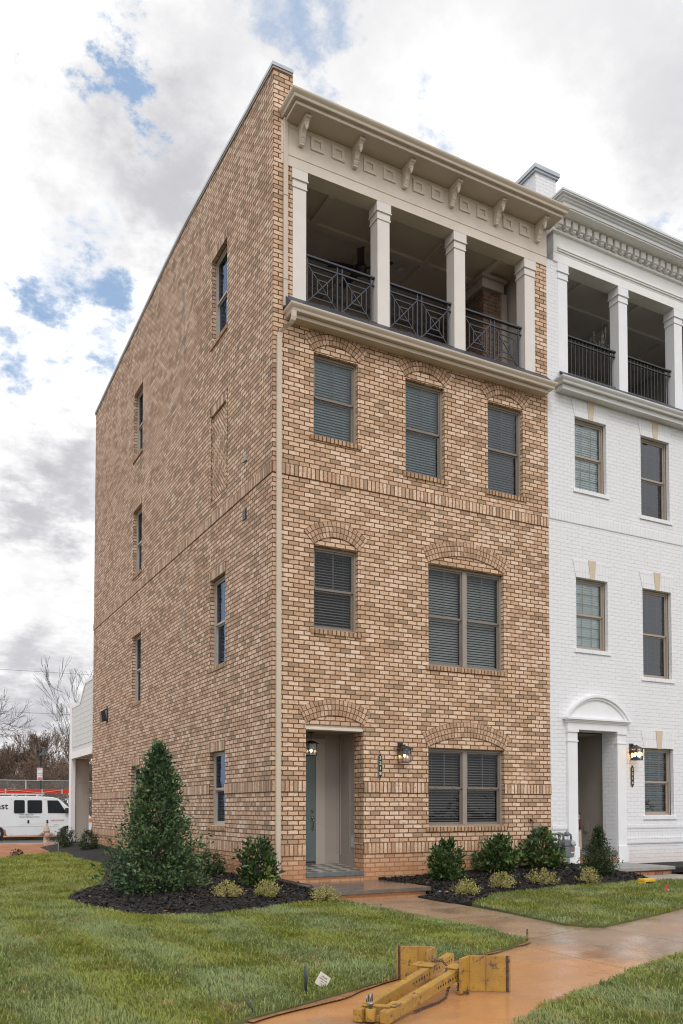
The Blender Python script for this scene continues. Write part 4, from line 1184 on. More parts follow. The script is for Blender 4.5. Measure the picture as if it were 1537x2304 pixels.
def concrete_mat():
    m, nt, b = nt_new('wet_clay_stained_concrete')
    pos = objpos(nt)
    base = ramp(nt, noise(nt, pos, 2.2, 8, .65), [(.25, (.20,.155,.115)), (.5, (.27,.205,.15)), (.75, (.34,.265,.20))])
    # clay wash: strongest where the trench work was
    sx = nt.nodes.new('ShaderNodeSeparateXYZ'); nt.links.new(pos, sx.inputs[0])
    dx = math_node(nt, 'SUBTRACT', sx.outputs[0], -1.5); dy = math_node(nt, 'SUBTRACT', sx.outputs[1], -7.5)
    d2 = math_node(nt, 'ADD', math_node(nt, 'MULTIPLY', math_node(nt, 'MULTIPLY', dx, dx), .13), math_node(nt, 'MULTIPLY', math_node(nt, 'MULTIPLY', dy, dy), .22))
    wn = nt.nodes.new('ShaderNodeMapping'); wn.inputs['Scale'].default_value = (.9, 1.6, 1); wn.inputs['Rotation'].default_value = (0, 0, R(-22)); nt.links.new(pos, wn.inputs['Vector'])
    nz = noise(nt, wn.outputs[0], 1.3, 7, .65, .6)
    f = math_node(nt, 'SUBTRACT', math_node(nt, 'ADD', 1.25, math_node(nt, 'MULTIPLY', math_node(nt, 'SUBTRACT', nz, .5), 2.2)), d2)
    f = maprange(nt, f, .1, 1.2, 0, .9)
    clay = ramp(nt, noise(nt, wn.outputs[0], 2.5, 7, .7), [(.3, (.46,.195,.055)), (.55, (.55,.25,.085)), (.78, (.60,.32,.15))])
    c = mix_col(nt, f, base, clay)
    # light clay along the walk as well
    c = mix_col(nt, maprange(nt, noise(nt, pos, 1.1, 6, .6), .42, .7, .22, .6), c, (.40,.21,.105))
    nt.links.new(c, b.inputs['Base Color'])
    r = maprange(nt, noise(nt, pos, 1.4, 6, .6), .35, .65, .12, .42)
    nt.links.new(r, b.inputs['Roughness'])
    b.inputs['Specular IOR Level'].default_value = .45
    bp = nt.nodes.new('ShaderNodeBump'); bp.inputs['Strength'].default_value = .12; bp.inputs['Distance'].default_value = .01
    nt.links.new(noise(nt, pos, 35, 6, .6), bp.inputs['Height']); nt.links.new(bp.outputs[0], b.inputs['Normal'])
    return m
M_turf = lawn_ground_mat(); M_clay = soil_mat(); M_mulch = mulch_mat(); M_conc = concrete_mat()
M_asph = mat('asphalt', (.085,.085,.088), .55, .2, 1.5, bump=.4, bscale=60)
M_curb = mat('curb_concrete', (.46,.42,.36), .8, .12, 3, bump=.2, bscale=50)
M_far = mat('winter_field', (.10,.085,.045), .95, .3, .4)

# base terrain to the horizon
xs = np.concatenate([np.linspace(-600, -20, 18), np.arange(-19, 20, .7), np.linspace(20, 600, 18)])
ys = np.concatenate([np.linspace(-300, -14, 10), np.arange(-13.5, 32, .7), np.linspace(33, 900, 26)])
GX, GY = np.meshgrid(xs, ys); GZ = gh(GX, GY)-.05
mb = MB(); mb.smooth = True
mb.v = [(float(a), float(b), float(c)) for a, b, c in zip(GX.ravel(), GY.ravel(), GZ.ravel())]
nx = len(xs)
for j in range(len(ys)-1):
    for i in range(nx-1):
        mb.face_ids([j*nx+i, j*nx+i+1, (j+1)*nx+i+1, (j+1)*nx+i])
mb.build('ground', M_far)['kind'] = 'structure'

# pavement and front walk: slabs with open joints
far_edge = [(-9.0, -10.1), (-3.49, -7.73), (-2.7, -7.39), (-1.79, -6.97), (-.36, -6.37), (.52, -5.95)]
def lin(a, b, t): return (a[0]+(b[0]-a[0])*t, a[1]+(b[1]-a[1])*t)
conc = lambda x, y: gh(x, y)-.004
def slab(name, poly): return region(name, poly, conc, M_conc, .35, skirt=.05)
slab('sidewalk', [(-9.5, -9.75), (-3.49, -7.55), (-1.79, -6.80), (.30, -5.90), (.30, -8.1), (-1.18, -8.55), (-1.9, -9.0), (-9.5, -12.2)])
slab('sidewalk', [(.312, -5.90), (2.0, -5.40), (2.0, -7.35), (.312, -8.1)])
slab('sidewalk', [(2.012, -5.40), (4.35, -4.72), (4.35, -6.6), (2.012, -7.35)])
slab('sidewalk', [(4.362, -4.72), (9.5, -3.7), (9.5, -5.6), (4.362, -6.6)])
slab('walkway', [(.40, -4.0), (1.86, -4.0), (1.84, -5.43), (.30, -5.888)])
slab('walkway', [(.40, -3.988), (1.86, -3.988), (1.88, -2.5), (2.04, -1.56), (.38, -1.56), (.40, -2.2)])
region('walkway', [(6.95, -3.9), (8.3, -3.7), (8.13, -1.38), (6.55, -1.38), (6.7, -2.1)], lambda x, y: gh(x, y)+.012, mat('dry_concrete', (.34,.30,.255), .5, .12, 2), .3)

# lawns
L_LEFT = [(-9, -9.95), (-3.49, -7.73), (-2.7, -7.39), (-1.79, -6.97), (-1.07, -6.61), (.04, -6.22), (.50, -5.95), (.60, -5.1), (.51, -4.07), (.49, -2.83), (.48, -2.05)]+EDGE_L[1:14]+[(-1.9, 4.2), (-1.42, 6), (-1.22, 7.85), (-1.46, 9.79), (-1.26, 11.94), (-1.55, 12.4), (-2.58, 11.26), (-3.18, 10.56), (-9, 9.6)]
L_RIGHT = [(1.99, -2.95), (1.84, -4.26), (1.74, -5.2), (2.01, -5.54), (3.06, -5.21), (4.29, -4.83), (7.0, -4.1), (6.96, -2.5), (5.92, -2.34), (4.72, -2.1), (3.1, -2.1)]
L_FRONT = [(-3.2, -9.45), (-1.88, -8.66), (-1.18, -8.29), (-.26, -7.91), (.44, -7.61), (1.28, -7.35), (2.6, -6.95), (5.2, -6.2), (9, -5.3), (9, -13), (-3.2, -13)]
lz = lambda x, y: gh(x, y)+.022
for nm, P in (('lawn', L_LEFT), ('lawn', L_RIGHT), ('lawn', L_FRONT)):
    region(nm, P, lz, M_turf, .4, skirt=.06)
M_clayd = mat('dark_clay', (.25,.115,.05), .9, .4, 14)
# clay strip left along the cut lawn edge
def edge_strip(pts, w):
    a = []; b = []
    for i, p in enumerate(pts):
        q = pts[min(i+1, len(pts)-1)]; o = pts[max(i-1, 0)]
        t = Vector((q[0]-o[0], q[1]-o[1])).normalized(); n = Vector((t.y, -t.x))
        k = w*(.15+2.2*float(vnoise(np.array([p[0]]), np.array([p[1]]), 3.1, 41)[0])**1.6)
        a.append((p[0]+n.x*k, p[1]+n.y*k)); b.append((p[0]-n.x*.05, p[1]-n.y*.05))
    return a+b[::-1]
P = densify([(-3.49, -7.73), (-2.7, -7.39), (-1.79, -6.97), (-1.07, -6.61), (.04, -6.22), (.50, -5.95)], .045)
P = [p for p in P if p[1] < -5.9]
P = sorted(P)
P = [p for p in P if abs((p[1]+7.73)-(p[0]+3.49)*.446) < .12]
region('clay_edging', edge_strip(P, .045), lambda x, y: gh(x, y)+.010, M_clayd, .045)
region('clay_edging', edge_strip(sorted([p for p in densify([(-1.88, -8.66), (-1.18, -8.29), (-.26, -7.91), (.44, -7.61), (1.28, -7.35)], .12) if abs((p[1]+8.66)-(p[0]+1.88)*.414) < .12])[::-1], .06), lambda x, y: gh(x, y)+.010, M_clay, .12)

# mulch beds
BED_L = EDGE_L+[(-.02, 18.7), (-.02, 14.7), (-.001, 14.7), (-.001, -.001), (.30, -.001), (.30, -1.6)]
BED_R = [(2.10, -.001), (6.55, -.001), (6.55, -1.38), (6.62, -2.2)]+EDGE_R[::-1][1:]
def bed(P, E): return lambda x, y: mz(x, y, E)+ (vnoise(x, y, 9, 3)-.5)*.035
region('mulch_bed', BED_L, bed(BED_L, EDGE_L), M_mulch, .12, skirt=.1)
region('mulch_bed', BED_R, bed(BED_R, EDGE_R), M_mulch, .12, skirt=.1)
region('mulch_bed', [(8.15, -.001), (12.3, -.001), (12.3, -1.6), (8.15, -1.3)], lambda x, y: gh(x, y)+.13, M_mulch, .3, skirt=.1)

# red clay ground by the road, kerb, road
region('clay_ground', [(-14, 9.3), (-3.2, 10.4), (-2.6, 11.1), (-1.6, 12.3), (-1.5, 12.81), (-1.38, 16.15), (-.40, 18.6), (1.2, 19.2), (1.2, 21.79), (-14, 21.79)], lambda x, y: gh(x, y)+.005+(vnoise(x, y, 2.5, 5)-.5)*.05, M_clay, .3)
rz = -.19
mb = MB(); mb.box(-80, 90, 21.8, 22.0, -.4, -.05); mb.build('kerb', M_curb)['kind'] = 'structure'
mb = MB(); mb.box(-80, 90, 22.0, 28.6, -.4, rz); mb.build('road', M_asph)['kind'] = 'structure'
mb = MB(); mb.box(-80, 90, 28.6, 30.0, -.4, rz+.01); mb.box(-80, 90, 30.001, 30.2, -.4, rz+.13); mb.build('kerb', M_curb)['kind'] = 'structure'
region('clay_ground', [(-40, 30.25), (60, 30.25), (60, 36), (-40, 36)], lambda x, y: gh(x, y)*0-.12, M_clay, 1.2)

# ================================================================== FOLIAGE
def np_mesh(name, V, F, material, parent=None, tint=None, loc=(0, 0, 0), smooth=False):
    """V (n,3) world, F (m,k) faces of one size, tint (n,3)"""
    o0 = np.array(origin_of(parent)) if parent is not None else np.array(loc, float)
    me = bpy.data.meshes.new(name)
    V = np.asarray(V, np.float32)-o0.astype(np.float32)
    F = np.asarray(F, np.int32); k = F.shape[1]
    me.vertices.add(len(V)); me.vertices.foreach_set('co', V.ravel())
    me.loops.add(F.size); me.loops.foreach_set('vertex_index', F.ravel())
    me.polygons.add(len(F)); me.polygons.foreach_set('loop_start', np.arange(0, F.size, k, dtype=np.int32))
    me.polygons.foreach_set('loop_total', np.full(len(F), k, np.int32))
    if tint is not None:
        at = me.color_attributes.new('tint', 'FLOAT_COLOR', 'POINT')
        at.data.foreach_set('color', np.concatenate([tint, np.ones((len(tint), 1))], 1).astype(np.float32).ravel())
    me.materials.append(material)
    me.update(); me.validate()
    ob = bpy.data.objects.new(name, me); COL.objects.link(ob)
    if parent is not None: ob.parent = parent
    else: ob.location = loc
    return ob

def leaves(P, D, size, width, rng, fold=.25):
    """P points, D growth direction; returns V, F of folded leaves (two triangles pairs)"""
    n = len(P)
    D = D/np.linalg.norm(D, axis=1, keepdims=True)
    Rv = rng.normal(size=(n, 3)); S = np.cross(D, Rv); S /= np.linalg.norm(S, axis=1, keepdims=True)
    U = np.cross(S, D)
    L = size*(.7+.6*rng.random((n, 1))); Wd = L*width*(.8+.4*rng.random((n, 1)))
    b = P; t = P+D*L+U*L*(-.12+.2*rng.random((n, 1)))
    m = P+D*L*.5
    l = m+S*Wd*.5+U*Wd*fold; r = m-S*Wd*.5+U*Wd*fold
    V = np.stack([b, l, t, r], 1).reshape(-1, 3)
    i = np.arange(n)*4
    F = np.concatenate([np.stack([i, i+1, i+2], 1), np.stack([i, i+2, i+3], 1)])
    return V, F

def shrub(name, base, height, width, profile, n_br, per, leaf, lw, cols, rng, label, cat='shrub', group=None, mat_name='leaf_gloss', up=.35, inner=.35, trunk_col=(.11,.085,.06), spread=.05, flat=1.0, leaf_trans=.2, lean=(0,0), lob=.08):
    t = empty(name, base, label, cat, group)
    b = np.array(base)
    tips = []; Ps = []; Ds = []; Cs = []
    mb = MB()
    mb.tube([(b[0], b[1], b[2]-.05), (b[0]+lean[0]*height*.5, b[1]+lean[1]*height*.5, b[2]+height*.5), (b[0]+lean[0]*height, b[1]+lean[1]*height, b[2]+height*.93)], [.02*height/1.5+.008, .013*height/1.5+.004, .004], 7)
    for k in range(n_br):
        tt = (k+rng.random())/n_br
        a = k*2.399963+rng.normal()*.5
        r = profile(tt)*width/2*(.66+.50*rng.random())*(1+lob*math.sin(a*2+tt*9)+lob*.8*math.sin(a*3-tt*14+1))
        z1 = height*tt
        z0 = max(.02, z1-r*(up+.35*rng.random()))
        c = np.array([math.cos(a), math.sin(a), 0.])
        ax = np.array([lean[0]*z0, lean[1]*z0, 0.])
        s = b+ax+np.array([0, 0, z0]); e = b+ax+c*r+np.array([0, 0, z1*1.0])
        if k % 3 == 0 and r > .04: mb.tube([s, (s+e)/2+np.array([0, 0, .02]), e], [.007, .005, .002], 5)
        m = max(3, int(per*(.35+.65*profile(tt))*(.7+.6*rng.random())))
        u = inner+(1.03-inner)*rng.random((m, 1))**.75
        p = s+(e-s)*u+rng.normal(size=(m, 3))*spread*(.5+r)
        d = (e-s)/np.linalg.norm(e-s)+rng.normal(size=(m, 3))*.75+np.array([0, 0, .25])
        p[:, 2] = np.maximum(p[:, 2], b[2]+.01)
        Ps.append(p); Ds.append(d)
        q = rng.random()                                   # whole sprigs lean lighter or darker
        ci = np.clip((q*.6+rng.random(m)*.55)*(len(cols)-1), 0, len(cols)-1.001)
        i0 = ci.astype(int); f = (ci-i0)[:, None]
        C = np.array(cols)
        Cs.append(C[i0]*(1-f)+C[i0+1]*f)
    P = np.concatenate(Ps); D = np.concatenate(Ds); Cc = np.concatenate(Cs)
    V, F = leaves(P, D, leaf, lw, rng)
    np_mesh('foliage', V, F, leaf_mat(mat_name, trans=leaf_trans), t, np.repeat(Cc, 4, 0))
    mb.build('trunk', mat('shrub_bark', trunk_col, .85, .2, 20), t)
    return t
def p_round(t): return max(.1, math.sin(math.pi*min(1, .18+.80*t))**.6)
def p_cone(t):
    if t < .16: return .62+.38*t/.16
    return max(.05, (1-(t-.16)/.84)**.85)
def p_holly(t):
    if t < .10: return .80+.20*t/.10
    if t < .30: return 1-.10*(t-.10)/.20
    return max(.045, .90*(1-(t-.30)/.70)**.78)
G_HOL = [(.018,.044,.022), (.034,.075,.033), (.058,.11,.046), (.09,.15,.058), (.16,.21,.08)]
G_LAU = [(.012,.032,.012), (.022,.055,.016), (.04,.088,.022), (.075,.13,.028), (.15,.19,.045)]
G_YEL = [(.17,.15,.04), (.32,.30,.07), (.46,.44,.12), (.55,.53,.23), (.52,.34,.17)]
G_DRK = [(.014,.03,.012), (.022,.045,.016), (.04,.07,.02), (.075,.11,.03)]
r1 = np.random.default_rng(5)
shrub('holly_tree', (-2.01, -.16, .03), 2.26, 1.36, p_holly, 270, 62, .068, .52, G_HOL, r1, 'tall dark green conical holly in mulch before the brick side wall', 'tree', mat_name='leaf_gloss', up=.5, inner=.42, spread=.065, leaf_trans=.12, lob=.15)
shrub('laurel_bush', (-.36, -.31, .06), .74, .66, p_round, 46, 38, .095, .40, G_LAU, r1, 'broad leaved laurel by the brick corner and downspout', 'shrub', 'laurel bushes at the house fronts', up=.9)
shrub('boxwood_bush', (-.42, 1.94, .08), .43, .62, p_round, 60, 42, .042, .5, G_LAU[:4], r1, 'low small leaved bush between the holly and the brick wall', 'shrub', up=.8)
for (x, y, z, h_, w_, lb) in ((3.05, -.78, .06, .66, .64, 'laurel bush nearest the entry stoop, under the double window'), (4.51, -.42, .13, .64, .78, 'middle laurel bush of the row by the brick front'), (5.50, -.45, .15, .76, .84, 'laurel bush beside the gas meter')):
    shrub('laurel_bush', (x, y, z), h_, w_, p_round, 50, 40, .095, .40, G_LAU, r1, lb, 'shrub', 'laurel bushes at the house fronts', up=.9)
shrub('conical_evergreen', (5.88, -1.6, .10), .86, .70, p_cone, 150, 70, .040, .42, G_DRK, r1, 'dark conical evergreen before the white house doorway', 'shrub', up=.9, inner=.2)
for (x, y, z, h_, w_, lb) in ((-.90, 14.16, .10, .62, .66, 'rounded bush nearest the hydrant at the rear corner'), (-.59, 12.18, .11, .56, .60, 'thin bush against the rear end of the brick side wall')):
    shrub('rear_bush', (x, y, z), h_, w_, p_round, 50, 40, .05, .45, G_DRK, r1, lb, 'shrub', 'bushes at the rear corner', up=.9)
for (x, y, z, h_, w_, lb) in ((-1.28, -1.33, .01, .23, .40, 'small golden shrub nearest the holly'), (-.65, -1.35, -.01, .24, .42, 'small golden shrub in front of the corner laurel'), (.12, -1.80, -.08, .23, .44, 'small yellow green shrub at the left end of the entry stoop'),
        (2.42, -2.23, -.05, .24, .41, 'small golden shrub nearest the front walk, right of the stoop'), (3.47, -1.81, -.02, .26, .42, 'small golden shrub below the middle laurel bush'), (4.36, -1.81, .0, .27, .54, 'widest small golden shrub, below the gas meter laurel'), (5.22, -2.04, .0, .27, .40, 'small golden shrub before the conical evergreen')):
    shrub('golden_shrub', (x, y, z), h_, w_, p_round, 60, 24, .026, .55, G_YEL, r1, lb, 'shrub', 'small golden shrubs in the mulch', mat_name='leaf_soft', up=1.0, inner=.25, spread=.03, leaf_trans=.3)
shrub('weed', (-2.62, 11.7, -.0), .16, .36, p_round, 14, 8, .07, .5, [(.05,.03,.02),(.08,.05,.03)], r1, 'dead brown weed clump on the red clay', 'plant', mat_name='leaf_soft')

# mulch chips scattered over the beds
def chips(n, P, E, rng, seed):
    xs = np.array([p[0] for p in P]); ys = np.array([p[1] for p in P])
    X = rng.uniform(xs.min(), xs.max(), n*4); Y = rng.uniform(ys.min(), min(ys.max(), 6.), n*4)
    k = inside(P, X, Y); X, Y = X[k][:n], Y[k][:n]
    Z = mz(X, Y, E)+(vnoise(X, Y, 9, 3)-.5)*.035+.006
    n = len(X)
    a = rng.random(n)*6.283; L = rng.uniform(.012, .04, n); w = rng.uniform(.004, .011, n); tz = rng.normal(size=n)*.35
    d = np.stack([np.cos(a), np.sin(a), tz], 1); s = np.stack([-np.sin(a), np.cos(a), rng.normal(size=n)*.4], 1)
    C = np.stack([X, Y, Z], 1)
    dl, sw = d*L[:, None], s*w[:, None]
    V = np.stack([C-dl-sw, C+dl-sw, C+dl+sw, C-dl+sw], 1).reshape(-1, 3)
    i = np.arange(n)*4
    F = np.stack([i, i+1, i+2, i+3], 1)
    g = (rng.random(n)**2.5)[:, None]
    T = np.array([.006, .005, .005])*(1-g)+np.array([.055, .044, .038])*g
    odd = rng.random(n) < .012
    T[odd] = np.array([.30, .16, .08])
    return V, F, np.repeat(T, 4, 0)
rc = np.random.default_rng(21)
for P, E, n in ((BED_L, EDGE_L, 16000), (BED_R, EDGE_R, 9000)):
    V, F, T = chips(n, P, E, rc, 1)
    o = np_mesh('mulch_chips', V, F, leaf_mat('chip', .75, 0), None, T); o['kind'] = 'stuff'
# bits of litter on the right bed
for k, (x, y, c, lb) in enumerate(((2.32, -1.62, (.20,.33,.55), 'blue scrap of litter on the mulch by the stoop'), (2.2, -2.0, (.55,.20,.08), 'orange brick chip on the mulch by the stoop'))):
    z = float(mz(x, y, EDGE_R)[0])+.012
    mb = MB(); mb.obox((x, y, z), (.03, .012, .004), (-.008, .02, .003), (0, 0, .008)); tag(mb.build('litter', mat('litter_%s' % ('blue' if k == 0 else 'orange'), c, .5), loc=(x, y, z)), lb, 'litter')

# grass blades
def grass(P, dens, rng, ymax=99, ymin=-99, hmul=1.0, wmul=1.0, xmin=-99, xmax=99):
    xs = np.array([p[0] for p in P]); ys = np.array([p[1] for p in P])
    x0, x1 = max(xs.min(), xmin), min(xs.max(), xmax); y0, y1 = max(ys.min(), ymin), min(ys.max(), ymax)
    n = int((x1-x0)*(y1-y0)*dens)
    X = rng.uniform(x0, x1, n); Y = rng.uniform(y0, y1, n)
    k = inside(P, X+(vnoise(X, Y, 11, 14)-.5)*.09, Y+(vnoise(X, Y, 11, 15)-.5)*.09)
    # only what the street view could plausibly see: a generous wedge in front of the house
    u = (X+5.654)*.8835-(Y+13.2)*.4685; v = (X+5.654)*.4685+(Y+13.2)*.8835
    k &= (v > 2) & (np.abs(u) < v*.52+1.2)
    X, Y = X[k], Y[k]
    clump = vnoise(X, Y, 7, 1)*.6+vnoise(X, Y, 17, 2)*.4
    keep = rng.random(len(X)) < .35+.9*clump
    X, Y, clump = X[keep], Y[keep], clump[keep]
    n = len(X)
    Z = gh(X, Y)+.018
    H = (.024+.030*rng.random(n)**1.5+.028*clump)*hmul
    Wd = (.0032+.0022*rng.random(n))*wmul
    a = rng.random(n)*6.283
    wind = vnoise(X, Y, 2.2, 4)*6.283
    lean = H*(.25+.8*rng.random(n))
    la = np.where(rng.random(n) < .55, wind, a+1.5)
    B = np.stack([X, Y, Z], 1)
    S = np.stack([np.cos(a), np.sin(a), np.zeros(n)], 1)*Wd[:, None]
    Md = np.stack([np.cos(la)*lean*.35, np.sin(la)*lean*.35, H*.62], 1)
    Tp = np.stack([np.cos(la)*lean, np.sin(la)*lean, H*(.92-.25*rng.random(n))], 1)
    V = np.stack([B-S, B+S, B+Md-S*.7, B+Md+S*.7, B+Tp], 1).reshape(-1, 3)
    i = np.arange(n)*5
    F = np.concatenate([np.stack([i, i+1, i+3], 1), np.stack([i, i+3, i+2], 1), np.stack([i+2, i+3, i+4], 1)])
    # sod strips: alternate cooler and warmer turf, plus dry patches
    st_ = np.sin((X*.995+Y*.06)*2*math.pi/1.27+vnoise(X, Y, .9, 6)*1.4)
    st_ = np.clip(st_*5, -1, 1)*np.clip((1.5-Y)/3, .15, 1)
    cool = np.clip(.5+.30*st_+.7*(vnoise(X, Y, 1.6, 7)-.5)+.35*(rng.random(n)-.5), 0, 1)[:, None]
    far = np.clip((Y+2)/8, 0, 1)[:, None]
    cool = cool*(1-.65*far)
    A = np.array([.275, .308, .048]); Bc = np.array([.280, .338, .130])
    T = A*(1-cool)+Bc*cool
    dry = ((vnoise(X, Y, 3.1, 8)*.6+vnoise(X, Y, 8, 9)*.4)*.75+rng.random(n)*.42 > .86)[:, None]
    T = np.where(dry, np.array([.40, .31, .11]), T)
    T = T*(1-far*.0)+np.array([.20, .19, .035])*far*.22
    T = T*(.68+.50*rng.random((n, 1)))
    T5 = np.repeat(T, 5, 0)
    return V, F, T5
rg = np.random.default_rng(33)
sets = [(L_LEFT, 4600, dict(ymax=-2)), (L_LEFT, 2600, dict(ymin=-2, ymax=3, hmul=1.15, wmul=1.3)), (L_LEFT, 1300, dict(ymin=3, hmul=1.25, wmul=1.9)), (L_RIGHT, 3600, {}), (L_FRONT, 4600, {})]
for P, d, kw in sets:
    V, F, T = grass(P, d, rg, **kw)
    o = np_mesh('grass', V, F, leaf_mat('grass_blade', .55, .3), None, T); o['kind'] = 'stuff'

# ---------------------------------------------------------------- bare trees
M_bark = mat('bare_bark', (.095,.078,.068), .9, .25, 6)
M_twig = mat('twig_brown', (.21,.15,.115), .9, .25, 3)
def tree_mesh(rng, height, r0, levels=5, spread=.55, nb=(3, 4), upb=.25, trunk_frac=.3, first=None):
    segs = []
    def grow(p, d, L, r, lev):
        n = 3 if lev < 3 else 2
        pts = [p]; rad = [r]
        for k in range(n):
            d = (d+Vector(rng.normal(size=3)*.16)+Vector((0, 0, upb*.15))).normalized()
            p = p+d*(L/n); pts.append(p); rad.append(r*(1-.42*(k+1)/n))
        segs.append((pts, rad, lev))
        if lev >= levels: return
        m = int(rng.integers(nb[0], nb[1]+1))
        for k in range(m):
            f = .35+.65*(k+1)/m if lev > 0 else .55+.45*(k+1)/m
            i = min(n, max(1, round(f*n)))
            q = pts[i]
            ax = Vector(rng.normal(size=3)); ax = (ax-d*ax.dot(d)).normalized()
            ang = spread*(.6+.8*rng.random())
            nd = (d*math.cos(ang)+ax*math.sin(ang)+Vector((0, 0, upb))).normalized()
            grow(q, nd, L*(.60+.22*rng.random()), rad[i]*(.55+.15*rng.random()), lev+1)
        # leader
        grow(p, (d+Vector(rng.normal(size=3)*.15)).normalized(), L*.72, rad[-1]*.9, lev+1)
    grow(Vector((0, 0, 0)), first or Vector((rng.normal()*.06, rng.normal()*.06, 1)).normalized(), height*trunk_frac, r0, 0)
    return segs
def bare_tree(base, height, r0, rng, label, levels=5, leaves_n=0, twig=None, group=None, name='bare_tree', **kw):
    t = empty(name, base, label, 'tree', group)
    segs = tree_mesh(rng, height, r0, levels, **kw)
    B = Vector(base)
    mb = MB(); mc = MB(); tips = []
    for pts, rad, lev in segs:
        (mb if lev <= 1 else mc).tube([B+p for p in pts], [max(.011, r) for r in rad], 6 if lev < 2 else 3, cap=False)
        if lev >= levels-1: tips.append(B+pts[-1])
    mb.build('trunk', M_bark, t); mc.build('crown', twig or M_bark, t)
    if leaves_n:
        k = rng.integers(0, len(tips), leaves_n)
        P = np.array([tips[i] for i in k])+rng.normal(size=(leaves_n, 3))*.35
        V, F = leaves(P, rng.normal(size=(leaves_n, 3))+np.array([0, 0, -.5]), .16, .6, rng)
        C = np.array([(.20,.10,.045), (.28,.15,.07), (.13,.08,.05)])[rng.integers(0, 3, leaves_n)]
        np_mesh('dead_leaves', V, F, leaf_mat('leaf_soft', .6, .3), t, np.repeat(C, 4, 0))
    return t
rt = np.random.default_rng(8)
bare_tree((.6, 57, -.1), 13.0, .24, rt, 'tall bare tree at the left edge of the picture', levels=6, spread=.62, upb=.12, nb=(2, 3), first=Vector((-.02, 0, 1)), group='bare trees beyond the road')
bare_tree((7.6, 58, -.1), 13.5, .20, rt, 'dark bare tree rising behind the pale rear wing', levels=5, spread=.42, upb=.26, nb=(2, 3), first=Vector((.03, 0, 1)), group='bare trees beyond the road')
bare_tree((5.0, 62, -.1), 8.6, .13, rt, 'slender brown tree behind the street lamp', levels=6, spread=.38, upb=.25, nb=(3, 3), twig=M_twig, leaves_n=260, group='bare trees beyond the road')
bare_tree((2.6, 55, -.1), 6.0, .13, rt, 'small bare tree holding dead leaves, left of the street lamp', levels=5, spread=.6, upb=.1, nb=(3, 4), twig=M_twig, leaves_n=420, group='bare trees beyond the road')
bare_tree((6.6, 52, -.1), 7.6, .17, rt, 'stout brown tree between the lamp and the rear wing', levels=6, spread=.5, upb=.18, nb=(2, 3), twig=M_twig, leaves_n=260, group='bare trees beyond the road')
bare_tree((3.9, 60, -.1), 7.4, .13, rt, 'brown twiggy tree just left of the slender one behind the lamp', levels=6, spread=.48, upb=.2, nb=(2, 3), twig=M_twig, leaves_n=200, group='bare trees beyond the road')
# far thicket that reads as one mass
segs_all = MB()
for k in range(120):
    x = rt.uniform(-6, 22); y = rt.uniform(58, 84); hgt = rt.uniform(4.5, 9.0)
    for pts, rad, lev in tree_mesh(rt, hgt, .05, 4, .5, (2, 3), .25, .3):
        segs_all.tube([Vector((x, y, -.2))+p for p in pts], [max(.014, r) for r in rad], 3, cap=False)
o = segs_all.build('thicket', M_twig); o['kind'] = 'stuff'
n = 15000
P = np.stack([rt.uniform(-8, 26, n), rt.uniform(56, 82, n), np.abs(rt.normal(size=n))*1.7], 1)
V, F = leaves(P, rt.normal(size=(n, 3))+np.array([0, 0, .6]), .34, .5, rt)
C = np.array([(.05,.055,.025), (.09,.075,.04), (.13,.095,.06), (.07,.065,.03)])[rt.integers(0, 4, n)]
o = np_mesh('undergrowth', V, F, leaf_mat('leaf_soft'), None, np.repeat(C, 4, 0)); o['kind'] = 'stuff'

# ================================================================== STREET THINGS
M_van = mat('van_white', (.72,.73,.75), .28, .03, 2, coat=.4)
M_vglass = mat('van_window', (.022,.026,.03), .08, .1, 4)
M_rub = mat('rubber', (.02,.02,.02), .8, .1, 10)
M_vtrim = mat('van_black', (.025,.025,.028), .5, .1, 10)
VY = 28.4; VZ = -.19
van = empty('van', (-.6, VY+1, VZ), 'white work van with roof rack parked across the road', 'van')
prof = [(-2.62,.22),(-2.62,.60),(-2.60,1.15),(-2.54,1.70),(-2.47,1.98),(-2.36,2.06),(-.6,2.085),(.5,2.075),(1.00,2.04),(1.25,1.97),(1.50,1.75),(1.77,1.50),(2.2,1.37),(2.53,1.24),(2.70,1.15),(2.79,1.02),(2.81,.85),(2.80,.45),(2.72,.30),(2.2,.26),(2.13,.48),(1.95,.64),(1.72,.69),(1.49,.64),(1.31,.48),(1.24,.24),(-1.04,.22),(-1.10,.46),(-1.28,.62),(-1.51,.67),(-1.74,.62),(-1.92,.46),(-1.98,.22)]
mb = MB()
hw = 1.0
n = len(prof)
def vp(x, z, s):                     # body tapers inwards towards the roof
    tz = max(0, (z-1.05)/1.0); return (x, VY+1+s*(hw-.13*tz), z+VZ)
A = [mb.vert(vp(x, z, -1)) for x, z in prof]; B = [mb.vert(vp(x, z, 1)) for x, z in prof]
for i in range(n): mb.face_ids([A[i], A[(i+1) % n], B[(i+1) % n], B[i]])
mb.face_ids(A[::-1]); mb.face_ids(B)
body = mb.build('body', M_van, van, bevel=.035)
def side_panel(name, pts, m, off=.006, th=.004):
    mb = MB()
    f = lambda u, v, d: (vp(u, v, -1)[0], vp(u, v, -1)[1]-off-d, v+VZ)
    mb.prism(pts, 0, th, f)
    return mb.build(name, m, van, bevel=.0)
def rrect(x0, x1, z0, z1, r=.06):
    out = []
    for cx, cz, a in ((x1-r, z1-r, 0), (x0+r, z1-r, 90), (x0+r, z0+r, 180), (x1-r, z0+r, 270)):
        for k in range(4): out.append((cx+r*math.cos(R(a+30*k)), cz+r*math.sin(R(a+30*k))))
    return out
dz = -VZ
side_panel('side_window', rrect(-.746, -.273, 1.095+dz, 1.705+dz), M_vglass)
side_panel('side_window', rrect(-.155, .50, 1.095+dz, 1.705+dz), M_vglass)
